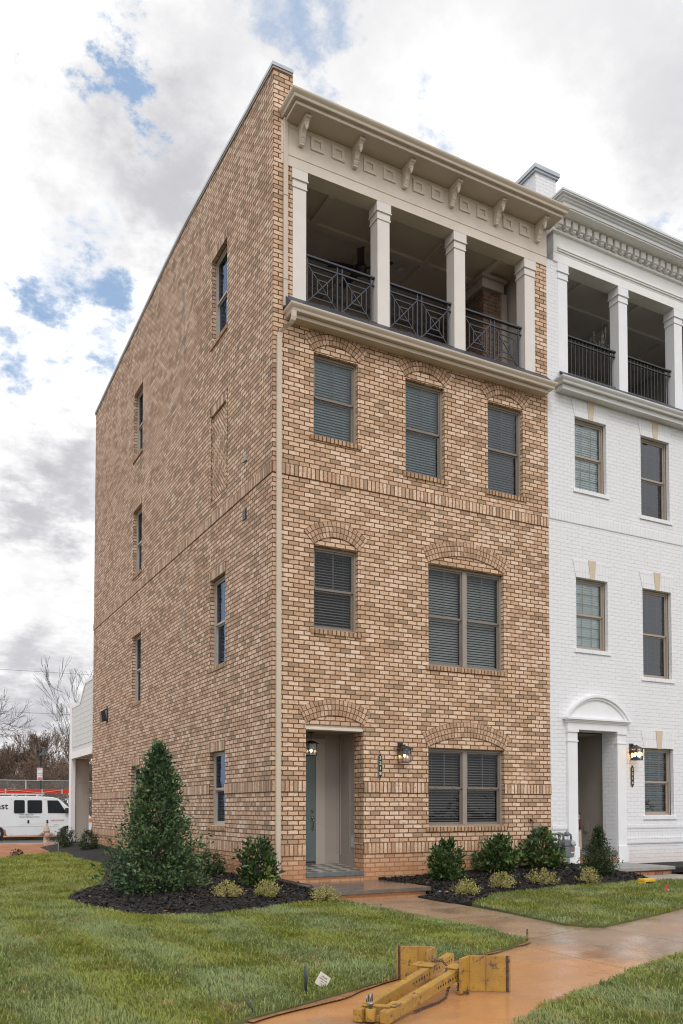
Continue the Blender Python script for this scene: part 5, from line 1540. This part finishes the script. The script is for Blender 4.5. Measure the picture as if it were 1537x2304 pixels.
side_panel('side_window', [(.73, 1.70+dz), (.76, 1.10+dz), (1.56, 1.09+dz), (1.57, 1.17+dz), (1.27, 1.64+dz), (1.20, 1.70+dz)], M_vglass)
for x in (-.853, -.222, .63): side_panel('door_seam', [(x-.006, .27), (x+.006, .27), (x+.006, 1.95), (x-.006, 1.95)], M_vtrim, .001, .003)
side_panel('body_crease', [(-2.5, .655), (1.2, .655), (1.2, .668), (-2.5, .668)], mat('van_grey', (.42,.43,.45), .4), .001, .004)
for x in (-.107, .737): side_panel('handle', rrect(x-.05, x+.03, .62+dz, .78+dz, .02), M_vtrim, .004, .015)
mb = MB(); mb.obox((1.62, VY-.10, 1.21-0), (.10, 0, 0), (0, .08, 0), (0, 0, .13)); mb.bar((1.55, VY+.05, 1.16), (1.6, VY-.06, 1.18), .04); mb.build('mirror', M_vtrim, van, bevel=.02)
for x in (-1.51, 1.72):
    w = MB(); w.lathe((x, VY+.05, .345+VZ), [(.20,.0),(.30,.0),(.345,.03),(.345,.20),(.30,.24)], 28, 'y')
    wh = w.build('wheel', M_rub, van)
    w = MB(); w.lathe((x, VY+.045, .345+VZ), [(.21,.0),(.20,.02),(.10,.03),(.07,-.005),(.02,-.01)], 24, 'y'); w.build('rim', mat('wheel_steel', (.38,.38,.39), .4, metallic=.6), wh)
mb = MB(); mb.prism(rrect(2.655, 2.785, .66, .845, .04), -.01, .04, lambda u, v, d: (u, VY-.002+d, v-.0)); mb.build('turn_lamp', mat('amber_lens', (.75,.17,.02), .3), van)
mb = MB(); mb.box(2.42, 2.90, VY+.02, VY+1.98, .10, .38); mb.build('bumper', M_vtrim, van, bevel=.03)
mb = MB()
for x in (-1.9, -.633, .499):
    mb.box(x-.025, x+.025, VY+.12, VY+1.88, 1.935, 1.975)
    for y in (VY+.15, VY+1.85): mb.box(x-.03, x+.03, y-.03, y+.03, 1.86, 1.935)
for y in (VY+.2, VY+1.8): mb.box(-2.3, .62, y-.02, y+.02, 1.9755, 2.01)
mb.build('roof_rack', mat('rack_grey', (.60,.61,.60), .4), van)
M_vtxt = mat('van_lettering', (.02,.02,.025), .5); M_vred = mat('van_lettering_red', (.55,.06,.07), .5)
def vtext(s, x, z, size, m, align='LEFT', bold=0, sx=1):
    text_mesh('lettering', s, size, m, van, (x, vp(x, z-VZ, -1)[1]-.010, z), (R(90), 0, 0), align, .001, sx, bold=bold)
vtext('comcast', -1.0, 1.41, .42, M_vtxt, 'RIGHT', .004)
vtext('Comcast Digital Cable', -.53, 1.04, .085, M_vtxt, sx=.82); vtext('Comcast High-Speed Internet', -.53, .93, .085, M_vtxt, sx=.88)
vtext('1-800-COMCAST', .85, .755, .10, M_vred, sx=.86); vtext('Vehicle No. 2047'[:11], 1.02, .545, .05, M_vtxt)

# ladder on the rack
lad = empty('ladder', (-.5, VY+.5, 2.01), 'red fibreglass extension ladder lying on the van roof rack', 'ladder')
M_red = mat('ladder_red', (.60,.045,.025), .4, .08, 6)
for y in (VY+.28, VY+.70):
    mb = MB(); mb.box(-3.4, 1.76, y-.025, y+.025, 2.03, 2.11); mb.box(-3.3, 1.95, y-.02, y+.02, 2.1105, 2.225); mb.build('rail', M_red, lad)
mb = MB(); x = -3.2
while x < 1.7: mb.box(x, x+.03, VY+.306, VY+.674, 2.05, 2.08); x += .3
for x in (-1.1, .52, 1.42): mb.box(x-.03, x+.03, VY+.245, VY+.2549, 2.02, 2.235)
mb.build('rungs', mat('ladder_alu', (.6,.6,.6), .4, metallic=.5), lad)
mb = MB(); mb.tube([(-2, VY+.24, 2.02), (-.7, VY+.235, 2.16), (.45, VY+.235, 2.05), (1.4, VY+.235, 2.19)], .012, 5); mb.build('strap', mat('rope', (.55,.42,.33), .8), lad)

# street lamp with parking sign
sl = empty('street_lamp', (-.235, 24.0, -.15), 'dark green street lamp with bell shade beyond the road kerb', 'street lamp')
M_lamp = mat('lamp_green', (.018,.032,.036), .35, .1, 10)
mb = MB(); mb.lathe((-.235, 24, 0), [(.14,-.25),(.14,-.05),(.10,.05),(.06,.35),(.05,.5),(.045,3.0),(.04,3.6),(.05,3.62),(.02,3.66)], 16); mb.build('pole', M_lamp, sl)
mb = MB(); mb.tube([(-.235,24,3.6),(-.235,23.97,3.78),(-.215,23.9,3.86),(-.18,23.78,3.86),(-.172,23.72,3.80)], .03, 8); mb.build('arm', M_lamp, sl)
mb = MB(); mb.lathe((-.172,23.70,0), [(.19,3.50),(.19,3.52),(.165,3.57),(.115,3.62),(.075,3.66),(.07,3.74),(.05,3.80),(.02,3.82)], 20); mb.build('lamp_shade', M_lamp, sl)
ps = empty('parking_sign', (-.283, 23.93, 2.75), 'white and red parking sign fixed to the street lamp pole', 'sign')
mb = MB(); mb.prism([(a, b) for a, b in rrect(-.39, -.176, 2.495, 3.02, .03)], 23.925, 23.932, lambda u, v, d: (u, d, v)); mb.build('sign_panel', mat('sign_white', (.72,.70,.71), .5), ps)
M_sred = mat('sign_red', (.55,.07,.10), .5)
mb = MB(); mb.box(-.37, -.196, 23.921, 23.9245, 2.515, 2.62); mb.build('red_band', M_sred, ps)
text_mesh('lettering', 'P', .09, M_sred, ps, (-.345, 23.920, 2.965), (R(90), 0, 0), bold=.002)
text_mesh('lettering', 'NO', .06, M_sred, ps, (-.27, 23.920, 2.965), (R(90), 0, 0), bold=.002)
text_mesh('lettering', 'PARKING', .042, M_vtxt, ps, (-.283, 23.920, 2.79), (R(90), 0, 0))
text_mesh('lettering', 'ANY TIME', .038, M_vtxt, ps, (-.283, 23.920, 2.71), (R(90), 0, 0))
text_mesh('lettering', 'TOW AWAY', .036, mat('sign_white', (.72,.70,.71)), ps, (-.283, 23.9195, 2.57), (R(90), 0, 0))

for o in (sl, ps):          # both stand beyond the parked van
    k = 1.242; c = Vector((-5.6544, -13.2011, 1.318)); o.location = c+(o.location-c)*k; o.scale = (k, k, k)
# hydrant
M_hyd = mat('hydrant_weathered', (.42,.33,.25), .7, .3, 9)
hy = empty('fire_hydrant', (-.44, 19.3, -.02), 'weathered tan fire hydrant at the edge of the red clay', 'hydrant')
hx, hyy = -.69, 19.3; hy.location = (hx, hyy, .0)
mb = MB(); mb.lathe((hx, hyy, 0), [(.17,-.05),(.17,.04),(.12,.05),(.105,.10),(.10,.45),(.125,.47),(.125,.51),(.10,.53),(.09,.60),(.055,.67),(.03,.69),(.035,.72),(.03,.76),(.01,.77)], 18); mb.build('barrel', M_hyd, hy)
for s in (-1, 1):
    mb = MB(); mb.lathe((hx, hyy, .37), [(.06, s*.09), (.06, s*.16), (.075, s*.165), (.075, s*.20), (.03, s*.21), (.03, s*.24)], 12, 'x'); mb.build('outlet_cap', M_hyd, hy)
mb = MB(); mb.lathe((hx, hyy, .34), [(.08, -.09), (.08, -.15), (.095, -.155), (.095, -.19), (.03, -.20)], 14, 'y'); mb.build('pumper_cap', M_hyd, hy)
mb = MB(); mb.lathe((hx, hyy, 0), [(.172,-.04),(.175,.02),(.16,.045)], 18); mb.build('rusty_base', mat('hydrant_rust', (.26,.09,.04), .85, .25, 15), hy)

# irrigation stubs and small ground things
def stub(pts, r, col, label, name='conduit_stub', cat='pipe'):
    mb = MB(); mb.tube(pts, r, 8); return tag(mb.build(name, mat('stub_%d' % int(col[0]*1000), col, .5, .2, 30), loc=pts[0]), label, cat)
stub([(-2.80,-7.22,-.16), (-2.797,-7.22,.0), (-2.805,-7.22,.09)], .012, (.035,.04,.06), 'upright dark blue tube stub left of the white card sign')
stub([(-3.40,-7.6,-.17), (-3.40,-7.6,-.10), (-3.447,-7.6,-.022)], .010, (.05,.04,.035), 'bent brown tube stub at the lower left pavement edge')
stub([(.62,-5.80,-.16), (.62,-5.80,-.03)], .010, (.03,.03,.035), 'short dark stub at the corner of lawn and walk')
stub([(.50,-2.72,-.16), (.56,-2.70,-.06)], .012, (.06,.07,.09), 'slanted grey stub where the lawn meets the front walk')
stub([(-1.31,15.12,0), (-1.33,15.1,.14), (-1.40,15.05,.17)], .012, (.62,.62,.60), 'leaning white pipe stub behind the rear bushes')
stub([(-1.50,11.87,.0), (-1.50,11.87,.30), (-1.53,11.87,.34), (-1.56,11.87,.32)], .010, (.55,.55,.55), 'hooked white pipe stub at the rear mulch edge')
dp = MB(); dp.tube([(.10,-.05,.16), (.12,-.12,.09), (.16,-.25,.075), (.34,-.86,.035)], [.05,.05,.05,.048], 4); dp.tube([(.24,-.52,.06),(.25,-.56,.057)], .06, 4)
tag(dp.build('drain_extension', mat('drain_brown', (.045,.033,.03), .4, .15, 20), loc=(.1,-.05,.1)), 'dark brown drain extension lying at the foot of the downspout', 'pipe')

cs = empty('card_sign', (-2.59, -7.1, -.15), 'small white tilted card sign stuck in the lawn edge', 'sign')
mb = MB(); mb.tube([(-2.602,-7.098,-.2), (-2.600,-7.098,-.10)], .003, 6); mb.build('stake', M_black, cs)
c0 = Vector((-2.591, -7.105, -.063)); ex = Vector((.102, .02, -.071)); ez = Vector((.075, .01, .088))
ex.normalize(); ez = (ez-ex*ez.dot(ex)).normalized(); ny = ez.cross(ex).normalized()*-1
mb = MB(); mb.obox(c0, ex*.062, ez*.052, ny*.0008); mb.build('card', mat('card_white', (.76,.70,.64), .6, .08, 30), cs)
rot = Matrix((ex, ez, ex.cross(ez))).transposed().to_euler()
nrm = ex.cross(ez)
if nrm.dot(Vector((-5.65, -13.2, 1.3))-c0) < 0:
    rot = Matrix((-ex, ez, (-ex).cross(ez))).transposed().to_euler(); nrm = -nrm
for i, (s, sz, dzz) in enumerate((('HELLER', .020, .026), ('PLUMBING, INC.', .0135, .006), ('540-555-0100'[:0]+'SERVICE', .010, -.012), ('CALL BEFORE YOU DIG'[:4], .010, -.030))):
    text_mesh('lettering', s, sz, M_vtxt, cs, c0+ez*dzz+nrm*.0016, rot, extrude=.0002)

fg = empty('marker_flag', (5.36, -3.6, -.1), 'small red marker flag drooping in the right lawn', 'flag')
mb = MB(); mb.tube([(5.362,-3.6,-.15), (5.372,-3.6,.095)], .002, 5); mb.build('wire', M_black, fg)
mb = MB(); mb.smooth = True
g = [[(5.372,-3.6,.092),(5.374,-3.6,.09)], [(5.352,-3.585,.04),(5.388,-3.61,.04)], [(5.325,-3.58,-.02),(5.402,-3.615,-.025)], [(5.315,-3.585,-.05),(5.405,-3.61,-.045)], [(5.335,-3.595,-.085),(5.375,-3.605,-.088)]]
for a, b in zip(g, g[1:]):
    m0 = ((a[0][0]+a[1][0])/2, a[0][1]-.03, (a[0][2]+a[1][2])/2); m1 = ((b[0][0]+b[1][0])/2, b[0][1]-.035, (b[0][2]+b[1][2])/2)
    mb.face([a[0], m0, m1, b[0]]); mb.face([m0, a[1], b[1], m1])
mb.build('cloth', mat('flag_red', (.72,.03,.05), .5, .15, 40), fg)
mb = MB(); mb.box(5.345,5.375,-3.641,-3.638,-.01,.02); mb.build('white_print', mat('card_white', (.76,.70,.64)), fg)
bx = empty('splice_cap', (5.86, -2.75, -.05), 'yellow capped black stub standing where lawn meets mulch', 'utility cap')
mb = MB(); mb.lathe((5.86,-2.75,0), [(.055,-.12),(.06,.05),(.05,.055)], 14); mb.build('stub', M_black, bx)
mb = MB(); mb.box(5.725,5.99,-2.83,-2.67,.055,.105); mb.box(5.725,5.755,-2.83,-2.67,-.09,.054); mb.build('yellow_cap', mat('cap_yellow', (.72,.43,.02), .5, .1, 20), bx, bevel=.008)

# ---------------------------------------------------------------- yellow trench spreader on the pavement
m, nt, b = nt_new('worn_yellow_steel')
pos = objpos(nt)
wear = noise(nt, pos, 14, 8, .72)
wear2 = noise(nt, pos, 55, 4, .7)
c = mix_col(nt, maprange(nt, noise(nt, pos, 5, 5, .6), .3, .7, 0, 1), (.46,.265,.042), (.33,.185,.042))
c = mix_col(nt, maprange(nt, wear, .545, .61, 0, 1), c, (.13,.08,.06))
c = mix_col(nt, maprange(nt, wear2, .57, .68, 0, .85), c, (.24,.10,.04))
bv = nt.nodes.new('ShaderNodeBevel'); bv.inputs['Radius'].default_value = .012; bv.samples = 4
geo = nt.nodes.new('ShaderNodeNewGeometry')
dt = nt.nodes.new('ShaderNodeVectorMath'); dt.operation = 'DOT_PRODUCT'; nt.links.new(bv.outputs[0], dt.inputs[0]); nt.links.new(geo.outputs['Normal'], dt.inputs[1])
ed = math_node(nt, 'MULTIPLY', math_node(nt, 'SUBTRACT', 1.0, dt.outputs['Value']), 6.0, None, True)
ed = math_node(nt, 'MULTIPLY', ed, maprange(nt, noise(nt, pos, 30, 5, .7), .35, .6, 0, 1))
c = mix_col(nt, ed, c, (.17,.085,.05))
nt.links.new(c, b.inputs['Base Color']); b.inputs['Roughness'].default_value = .5
M_yel = m
M_rust = mat('rusted_steel', (.10,.06,.05), .6, .3, 30, metallic=.4)
M_hole = mat('bolt_hole', (.012,.010,.010), .9)
sp = empty('trench_spreader', (-1.9, -7.7, -.15), 'worn yellow steel trench spreader with two perforated beams lying on the pavement', 'trench spreader')
gz = -.146
def beam(a, b, w, h_, holes):
    mb = MB(); a, b = Vector(a), Vector(b)
    t = (b-a).normalized(); s = t.cross(Vector((0,0,1))).normalized(); u = s.cross(t)
    mb.obox((a+b)/2, t*((b-a).length/2), s*(w/2), u*(h_/2))
    o = mb.build('beam', M_yel, sp, bevel=.006)
    hm = MB()
    L = (b-a).length
    for k in holes:
        p = a+t*(L*k)
        for q in (-1, 1):
            c = p+s*(w/2+.001)*q
            ring = [hm.vert(c+(t*math.cos(x)+u*math.sin(x))*.0105) for x in [2*math.pi*i/12 for i in range(12)]]
            hm.face_ids(ring)
    hm.build('holes', M_hole, o)
    return t, s, u
# front beam and left beam, hinged at the near end, both a little off the ground at the far end
fa, fb = (-2.70, -8.245, gz+.046), (-1.56, -7.565, gz+.150)
la, lb = (-2.83, -8.105, gz+.046), (-1.30, -7.04, gz+.150)
hs = [.60+.034*i for i in range(11)]
t1, s1, u1 = beam(fa, fb, .070, .088, hs)
t2, s2, u2 = beam(la, lb, .070, .088, [.50+.03*i for i in range(11)]+[.90, .93, .96])
def plate(c0, c1, z0, z1, flange, sl_beam, side):
    """angle plate: face from c0 (fold) to c1, flange from the fold along the beam"""
    mb = MB()
    c0, c1 = Vector((*c0, 0)), Vector((*c1, 0))
    d = (c1-c0).normalized(); nn = Vector((-d.y, d.x, 0))
    mid = (c0+c1)/2; mid.z = (z0+z1)/2
    mb.obox(mid, d*((c1-c0).length/2), nn*.006, Vector((0,0,(z1-z0)/2)))
    f1 = Vector((*flange, 0)); e = (f1-c0).normalized(); ne = Vector((-e.y, e.x, 0))
    mid = (c0+f1)/2; mid.z = (z0+z1)/2
    mb.obox(mid, e*((f1-c0).length/2), ne*.011, Vector((0,0,(z1-z0)/2-.004)))
    # weld seam
    ws = c0+d*((c1-c0).length*.42)
    mb.obox((ws.x, ws.y, (z0+z1)/2), d*.004, nn*.009, Vector((0,0,(z1-z0)/2-.01)))
    o = mb.build('bearing_plate', M_yel, sp, bevel=.003)
    rm = MB()
    ee = c0+d*((c1-c0).length-.025)
    rm.obox((ee.x, ee.y, (z0+z1)/2), d*.011, nn*.0075, Vector((0,0,(z1-z0)/2+.001)))
    for k in range(4):
        zz = z0+(z1-z0)*(.12+.25*k)
        for q in (-1, 1):
            p = ee+nn*.010*q; rm.obox((p.x, p.y, zz), d*.010, nn*.005, Vector((0,0,.010)))
    rm.build('rusty_edge', M_rust, o)
    return o
plate((-1.555,-7.645), (-1.285,-7.84), gz, gz+.285, (-1.70,-7.735), None, 1)
plate((-1.555,-7.165), (-1.83,-6.99), gz, gz+.285, (-1.70,-7.275), None, 1)
p = Vector(fa)+(Vector(fb)-Vector(fa))*.925          # sleeves joining plates and beams
mb = MB(); mb.obox(p, t1*.065, s1*.045, u1*.052); mb.obox(p+u1*.057-s1*.01, t1*.075, s1*.06, u1*.005); mb.build('sleeve', M_yel, sp, bevel=.004)
p2 = Vector(la)+(Vector(lb)-Vector(la))*.715
mb = MB(); mb.obox(p2, t2*.065, s2*.045, u2*.052); mb.obox(p2+u2*.057+s2*-.03, t2*.075, s2*.09, u2*.005); mb.build('sleeve', M_yel, sp, bevel=.004)
mb = MB()      # hinge straps and pin at the near end
q1 = Vector(fa)+t1*.10; q2 = Vector(la)+t2*.05
for zz in (.052, ):
    mb.bar(q1+u1*zz, q2+u2*zz+t2*.04, .06, .012); 
mb.bar(q1+u1*.053+t1*.10, q1+u1*.053, .075, .012)
mb.bar(q1-u1*.045, q2-u2*.045, .05, .012)
mid = (q1*.45+q2*.55)-Vector((t1.x, t1.y, 0))*.05
mb.lathe((mid.x, mid.y, 0), [(.036, gz+.012), (.036, gz+.098)], 16)
mb.build('hinge', M_yel, sp, bevel=.004)
mb = MB(); mb.lathe((mid.x, mid.y, 0), [(.014, gz+.09), (.014, gz+.125), (.024, gz+.126), (.024, gz+.14), (.006, gz+.142)], 10)
k = q2+u2*.06+t2*.09
mb.tube([k+Vector((.0,-.01,.0)), k+Vector((.0,-.01,.04)), k+Vector((.02,.0,.045)), k+Vector((.02,.0,.0))], .006, 6); mb.tube([k+Vector((.03,-.01,.0)), k+Vector((.03,-.01,.045)), k+Vector((.05,.0,.05)), k+Vector((.05,.0,.0))], .006, 6)
mb.build('pin', mat('pin_steel', (.30,.31,.32), .35, metallic=.8), sp)
def chain(pts, name='chain', r=.0045, link=.026):
    pts = [Vector(p) for p in pts]
    mb = MB(); i = 0
    for a, b in zip(pts, pts[1:]):
        L = (b-a).length; n = max(1, int(L/(link*.72))); t = (b-a).normalized()
        for k in range(n):
            c = a+(b-a)*((k+.5)/n)
            s = t.cross(Vector((0, 0, 1))).normalized(); u = s.cross(t)
            if i % 2: s = u
            loop = [c+t*(link*.5*math.cos(x))+s*(link*.3*math.sin(x)) for x in [2*math.pi*j/10 for j in range(11)]]
            mb.tube(loop, r, 5, cap=False); i += 1
    mb.build(name, M_rust, sp)
chain([p2+Vector((.05,.02,.075)), p2+Vector((.12,-.02,.08)), p2+Vector((.14,-.07,.04)), p2+Vector((.09,-.11,-.01))])
chain([(-1.80,-7.725,gz+.07), (-1.88,-7.80,gz+.012), (-2.02,-7.90,gz+.010), (-2.20,-7.99,gz+.010), (-2.34,-8.07,gz+.012)])
chain([(-1.66,-7.66,gz+.09), (-1.70,-7.70,gz+.03), (-1.63,-7.745,gz+.010), (-1.60,-7.70,gz+.010)])

# ---------------------------------------------------------------- chain link fence and wires
fc = empty('chain_link_fence', (3, 38, 0), 'grey chain link fence running in front of the far thicket', 'fence')
M_galv = mat('galvanised', (.34,.36,.36), .45, .1, 5, metallic=.4)
for k in range(12):
    x = -14+k*3.0
    mb = MB(); mb.tube([(x, 38, -.2), (x, 38, 2.95)], .035, 8); mb.build('post', M_galv, fc)
mb = MB(); mb.tube([(-14, 38, 2.92), (19, 38, 2.92)], .025, 6); mb.build('rail', M_galv, fc)
m, nt, b = nt_new('chain_link'); b.inputs['Base Color'].default_value = (.30,.32,.32,1); b.inputs['Roughness'].default_value = .5
vr = nt.nodes.new('ShaderNodeVectorRotate'); vr.rotation_type = 'Y_AXIS'; vr.inputs['Angle'].default_value = R(45); nt.links.new(objpos(nt), vr.inputs['Vector'])
sx = nt.nodes.new('ShaderNodeSeparateXYZ'); nt.links.new(vr.outputs[0], sx.inputs[0])
def wires_(o):
    f = math_node(nt, 'FRACT', math_node(nt, 'MULTIPLY', o, 1/.06)); return math_node(nt, 'LESS_THAN', f, .10)
al = math_node(nt, 'MAXIMUM', wires_(sx.outputs[0]), wires_(sx.outputs[2]))
nt.links.new(al, b.inputs['Alpha'])
mb = MB(); mb.face([(-14, 38.03, -.1), (19, 38.03, -.1), (19, 38.03, 2.9), (-14, 38.03, 2.9)]); mb.build('mesh', m, fc)
M_wire = mat('wire_black', (.04,.04,.045), .6)
for i, (za, zb_, lb) in enumerate(((12.6, 13.2, 'upper power line crossing the sky at left'), (9.20, 9.45, 'lower power line crossing the sky at left'))):
    mb = MB(); mb.tube([(-60+i*6+k*12, 60, za+(zb_-za)*(k*12-60)/7*.12+.002*(k-5)**2) for k in range(11)], .012, 5); tag(mb.build('power_line', M_wire, loc=(0, 60, za)), lb, 'power line')
M_house = mat('far_house', (.5,.5,.48), .7)
fh = empty('far_house', (-2, 95, 0), 'pale house half hidden behind the far thicket', 'house')
mb = MB(); mb.box(-1, 6, 95, 103, -.2, 4.2); mb.build('wall', M_house, fh)
mb = MB(); mb.prism([(-1.5, 4.2), (6.5, 4.2), (2.5, 6.4)], 94.6, 103.4, lambda u, v, d: (u, d, v)); mb.build('roof', mat('far_roof', (.16,.15,.15), .8), fh)

# ================================================================== CAMERA, SUN, SKY
cam = bpy.data.cameras.new('camera'); co = bpy.data.objects.new('camera', cam); COL.objects.link(co)
SC.camera = co
f_px, yaw, pitch, cy = 1897.2926, 27.935, 2.039, 1751.379
co.location = (-5.65436747, -13.20108872, 1.31802517)
co.rotation_euler = (R(90+pitch), 0, R(-yaw))
cam.sensor_fit = 'AUTO'; cam.sensor_width = 36; cam.lens = f_px/2304*36
cam.shift_x = 0; cam.shift_y = (cy-1152)/2304
cam.clip_end = 2500; cam.clip_start = .05
SC.render.resolution_x = 683; SC.render.resolution_y = 1024

SUN_EL, SUN_AZ = 48, 200      # azimuth measured clockwise from the direction the side wall runs (world +Y)
ld = bpy.data.lights.new('sun', 'SUN'); lo = bpy.data.objects.new('sun', ld); COL.objects.link(lo)
ld.energy = 1.15; ld.angle = R(22); ld.color = (1, .965, .91)
sd = Vector((math.sin(R(SUN_AZ))*math.cos(R(SUN_EL)), math.cos(R(SUN_AZ))*math.cos(R(SUN_EL)), math.sin(R(SUN_EL))))
lo.rotation_euler = sd.to_track_quat('Z', 'Y').to_euler(); lo.location = sd*60

w = bpy.data.worlds.new('World'); SC.world = w; w.use_nodes = True
nt = w.node_tree; bg = nt.nodes['Background']
tc = nt.nodes.new('ShaderNodeTexCoord'); dirv = tc.outputs['Generated']
sky = nt.nodes.new('ShaderNodeTexSky'); sky.sky_type = 'NISHITA'; sky.sun_disc = False
sky.sun_elevation = R(SUN_EL); sky.sun_rotation = R(SUN_AZ); sky.air_density = 1.1; sky.dust_density = 1.2
nrmd = nt.nodes.new('ShaderNodeVectorMath'); nrmd.operation = 'NORMALIZE'; nt.links.new(dirv, nrmd.inputs[0])
D = nrmd.outputs[0]
sx = nt.nodes.new('ShaderNodeSeparateXYZ'); nt.links.new(D, sx.inputs[0])
# project the view direction on a cloud deck
den = math_node(nt, 'ADD', math_node(nt, 'MAXIMUM', sx.outputs[2], 0.0), .28)
cb = nt.nodes.new('ShaderNodeCombineXYZ')
nt.links.new(math_node(nt, 'DIVIDE', sx.outputs[0], den), cb.inputs[0]); nt.links.new(math_node(nt, 'DIVIDE', sx.outputs[1], den), cb.inputs[1])
Pc = cb.outputs[0]
n1 = noise(nt, Pc, 3.4, 12, .62, .25)
n2 = noise(nt, Pc, 11, 10, .65, .2)
wig = nt.nodes.new('ShaderNodeTexNoise'); wig.inputs['Scale'].default_value = 7; wig.inputs['Detail'].default_value = 8; wig.inputs['Roughness'].default_value = .65; nt.links.new(Pc, wig.inputs['Vector'])
wv = nt.nodes.new('ShaderNodeVectorMath'); wv.operation = 'SUBTRACT'; wv.inputs[1].default_value = (.5, .5, .5); nt.links.new(wig.outputs['Color'], wv.inputs[0])
ws = nt.nodes.new('ShaderNodeVectorMath'); ws.operation = 'SCALE'; ws.inputs['Scale'].default_value = .26; nt.links.new(wv.outputs[0], ws.inputs[0])
wd = nt.nodes.new('ShaderNodeVectorMath'); wd.operation = 'ADD'; nt.links.new(D, wd.inputs[0]); nt.links.new(ws.outputs[0], wd.inputs[1])
def blob(d, rad, amp, soft=.9):
    """bank of cloud or gap around one bearing of the sky, its rim broken up by noise"""
    v = nt.nodes.new('ShaderNodeVectorMath'); v.operation = 'DISTANCE'; nt.links.new(wd.outputs[0], v.inputs[0])
    dd = Vector(d).normalized(); v.inputs[1].default_value = dd
    return math_node(nt, 'MULTIPLY', maprange(nt, v.outputs['Value'], 0, rad, 1, 0), amp)
def total(*a):
    s = a[0]
    for x in a[1:]: s = math_node(nt, 'ADD', s, x)
    return s
gaps = total(blob((.148,.738,.657), .065, .60), blob((.17,.734,.655), .05, .40), blob((.133,.843,.521), .075, .34), blob((.155,.849,.504), .05, .30), blob((.096,.858,.515), .045, .34), blob((.111,.889,.444), .05, .42), blob((.178,.874,.452), .045, .40),
             blob((.307,.654,.691), .09, .28), blob((.262,.671,.694), .06, .26), blob((.335,.66,.67), .06, .3), blob((.446,.636,.63), .045, .40), blob((.637,.544,.546), .05, .38), blob((.12,.93,.34), .04, .0001))
cover = math_node(nt, 'SUBTRACT', math_node(nt, 'ADD', .80, math_node(nt, 'MULTIPLY', math_node(nt, 'SUBTRACT', n1, .5), 1.1)), math_node(nt, 'MULTIPLY', gaps, 1.25))
cover = math_node(nt, 'ADD', cover, math_node(nt, 'MULTIPLY', math_node(nt, 'SUBTRACT', n2, .5), .34))
alpha = maprange(nt, cover, .10, .66, 0, 1)
# grey undersides
n3 = noise(nt, Pc, 2.1, 6, .5, .3)
shade = total(blob((.175,.785,.592), .13, .50), blob((.25,.77,.57), .12, .35), blob((.150,.926,.345), .11, .60), blob((.13,.95,.29), .09, .28), blob((.145,.977,.157), .14, .40), blob((.105,.99,.11), .14, .35), blob((.24,.70,.67), .14, .40), blob((.36,.63,.68), .14, .35), blob((.47,.52,.70), .16, .34), blob((.60,.47,.64), .16, .40), blob((.60,.53,.58), .12, .22))
sh = math_node(nt, 'ADD', math_node(nt, 'MULTIPLY', shade, math_node(nt, 'ADD', .55, n3)), math_node(nt, 'MULTIPLY', maprange(nt, n3, .48, .78, 0, 1), .16), None, True)
ccol = ramp(nt, sh, [(0, (11.8, 11.8, 11.9)), (.28, (9.4, 9.35, 9.45)), (.58, (6.5, 6.45, 6.75)), (1.0, (4.2, 4.25, 4.75))])
skc = mix_col(nt, .7, sky.outputs[0], (4.2, 6.0, 8.8))
fin = mix_col(nt, alpha, skc, ccol)
nt.links.new(fin, bg.inputs['Color']); bg.inputs['Strength'].default_value = .1
SC.view_settings.view_transform = 'Standard'; SC.view_settings.look = 'None'
SC.view_settings.exposure = 0; SC.view_settings.gamma = 1
SC.cycles.max_bounces = 8; SC.cycles.transparent_max_bounces = 24
SC.cycles.use_denoising = True
SC.cycles.filter_width = 1.15
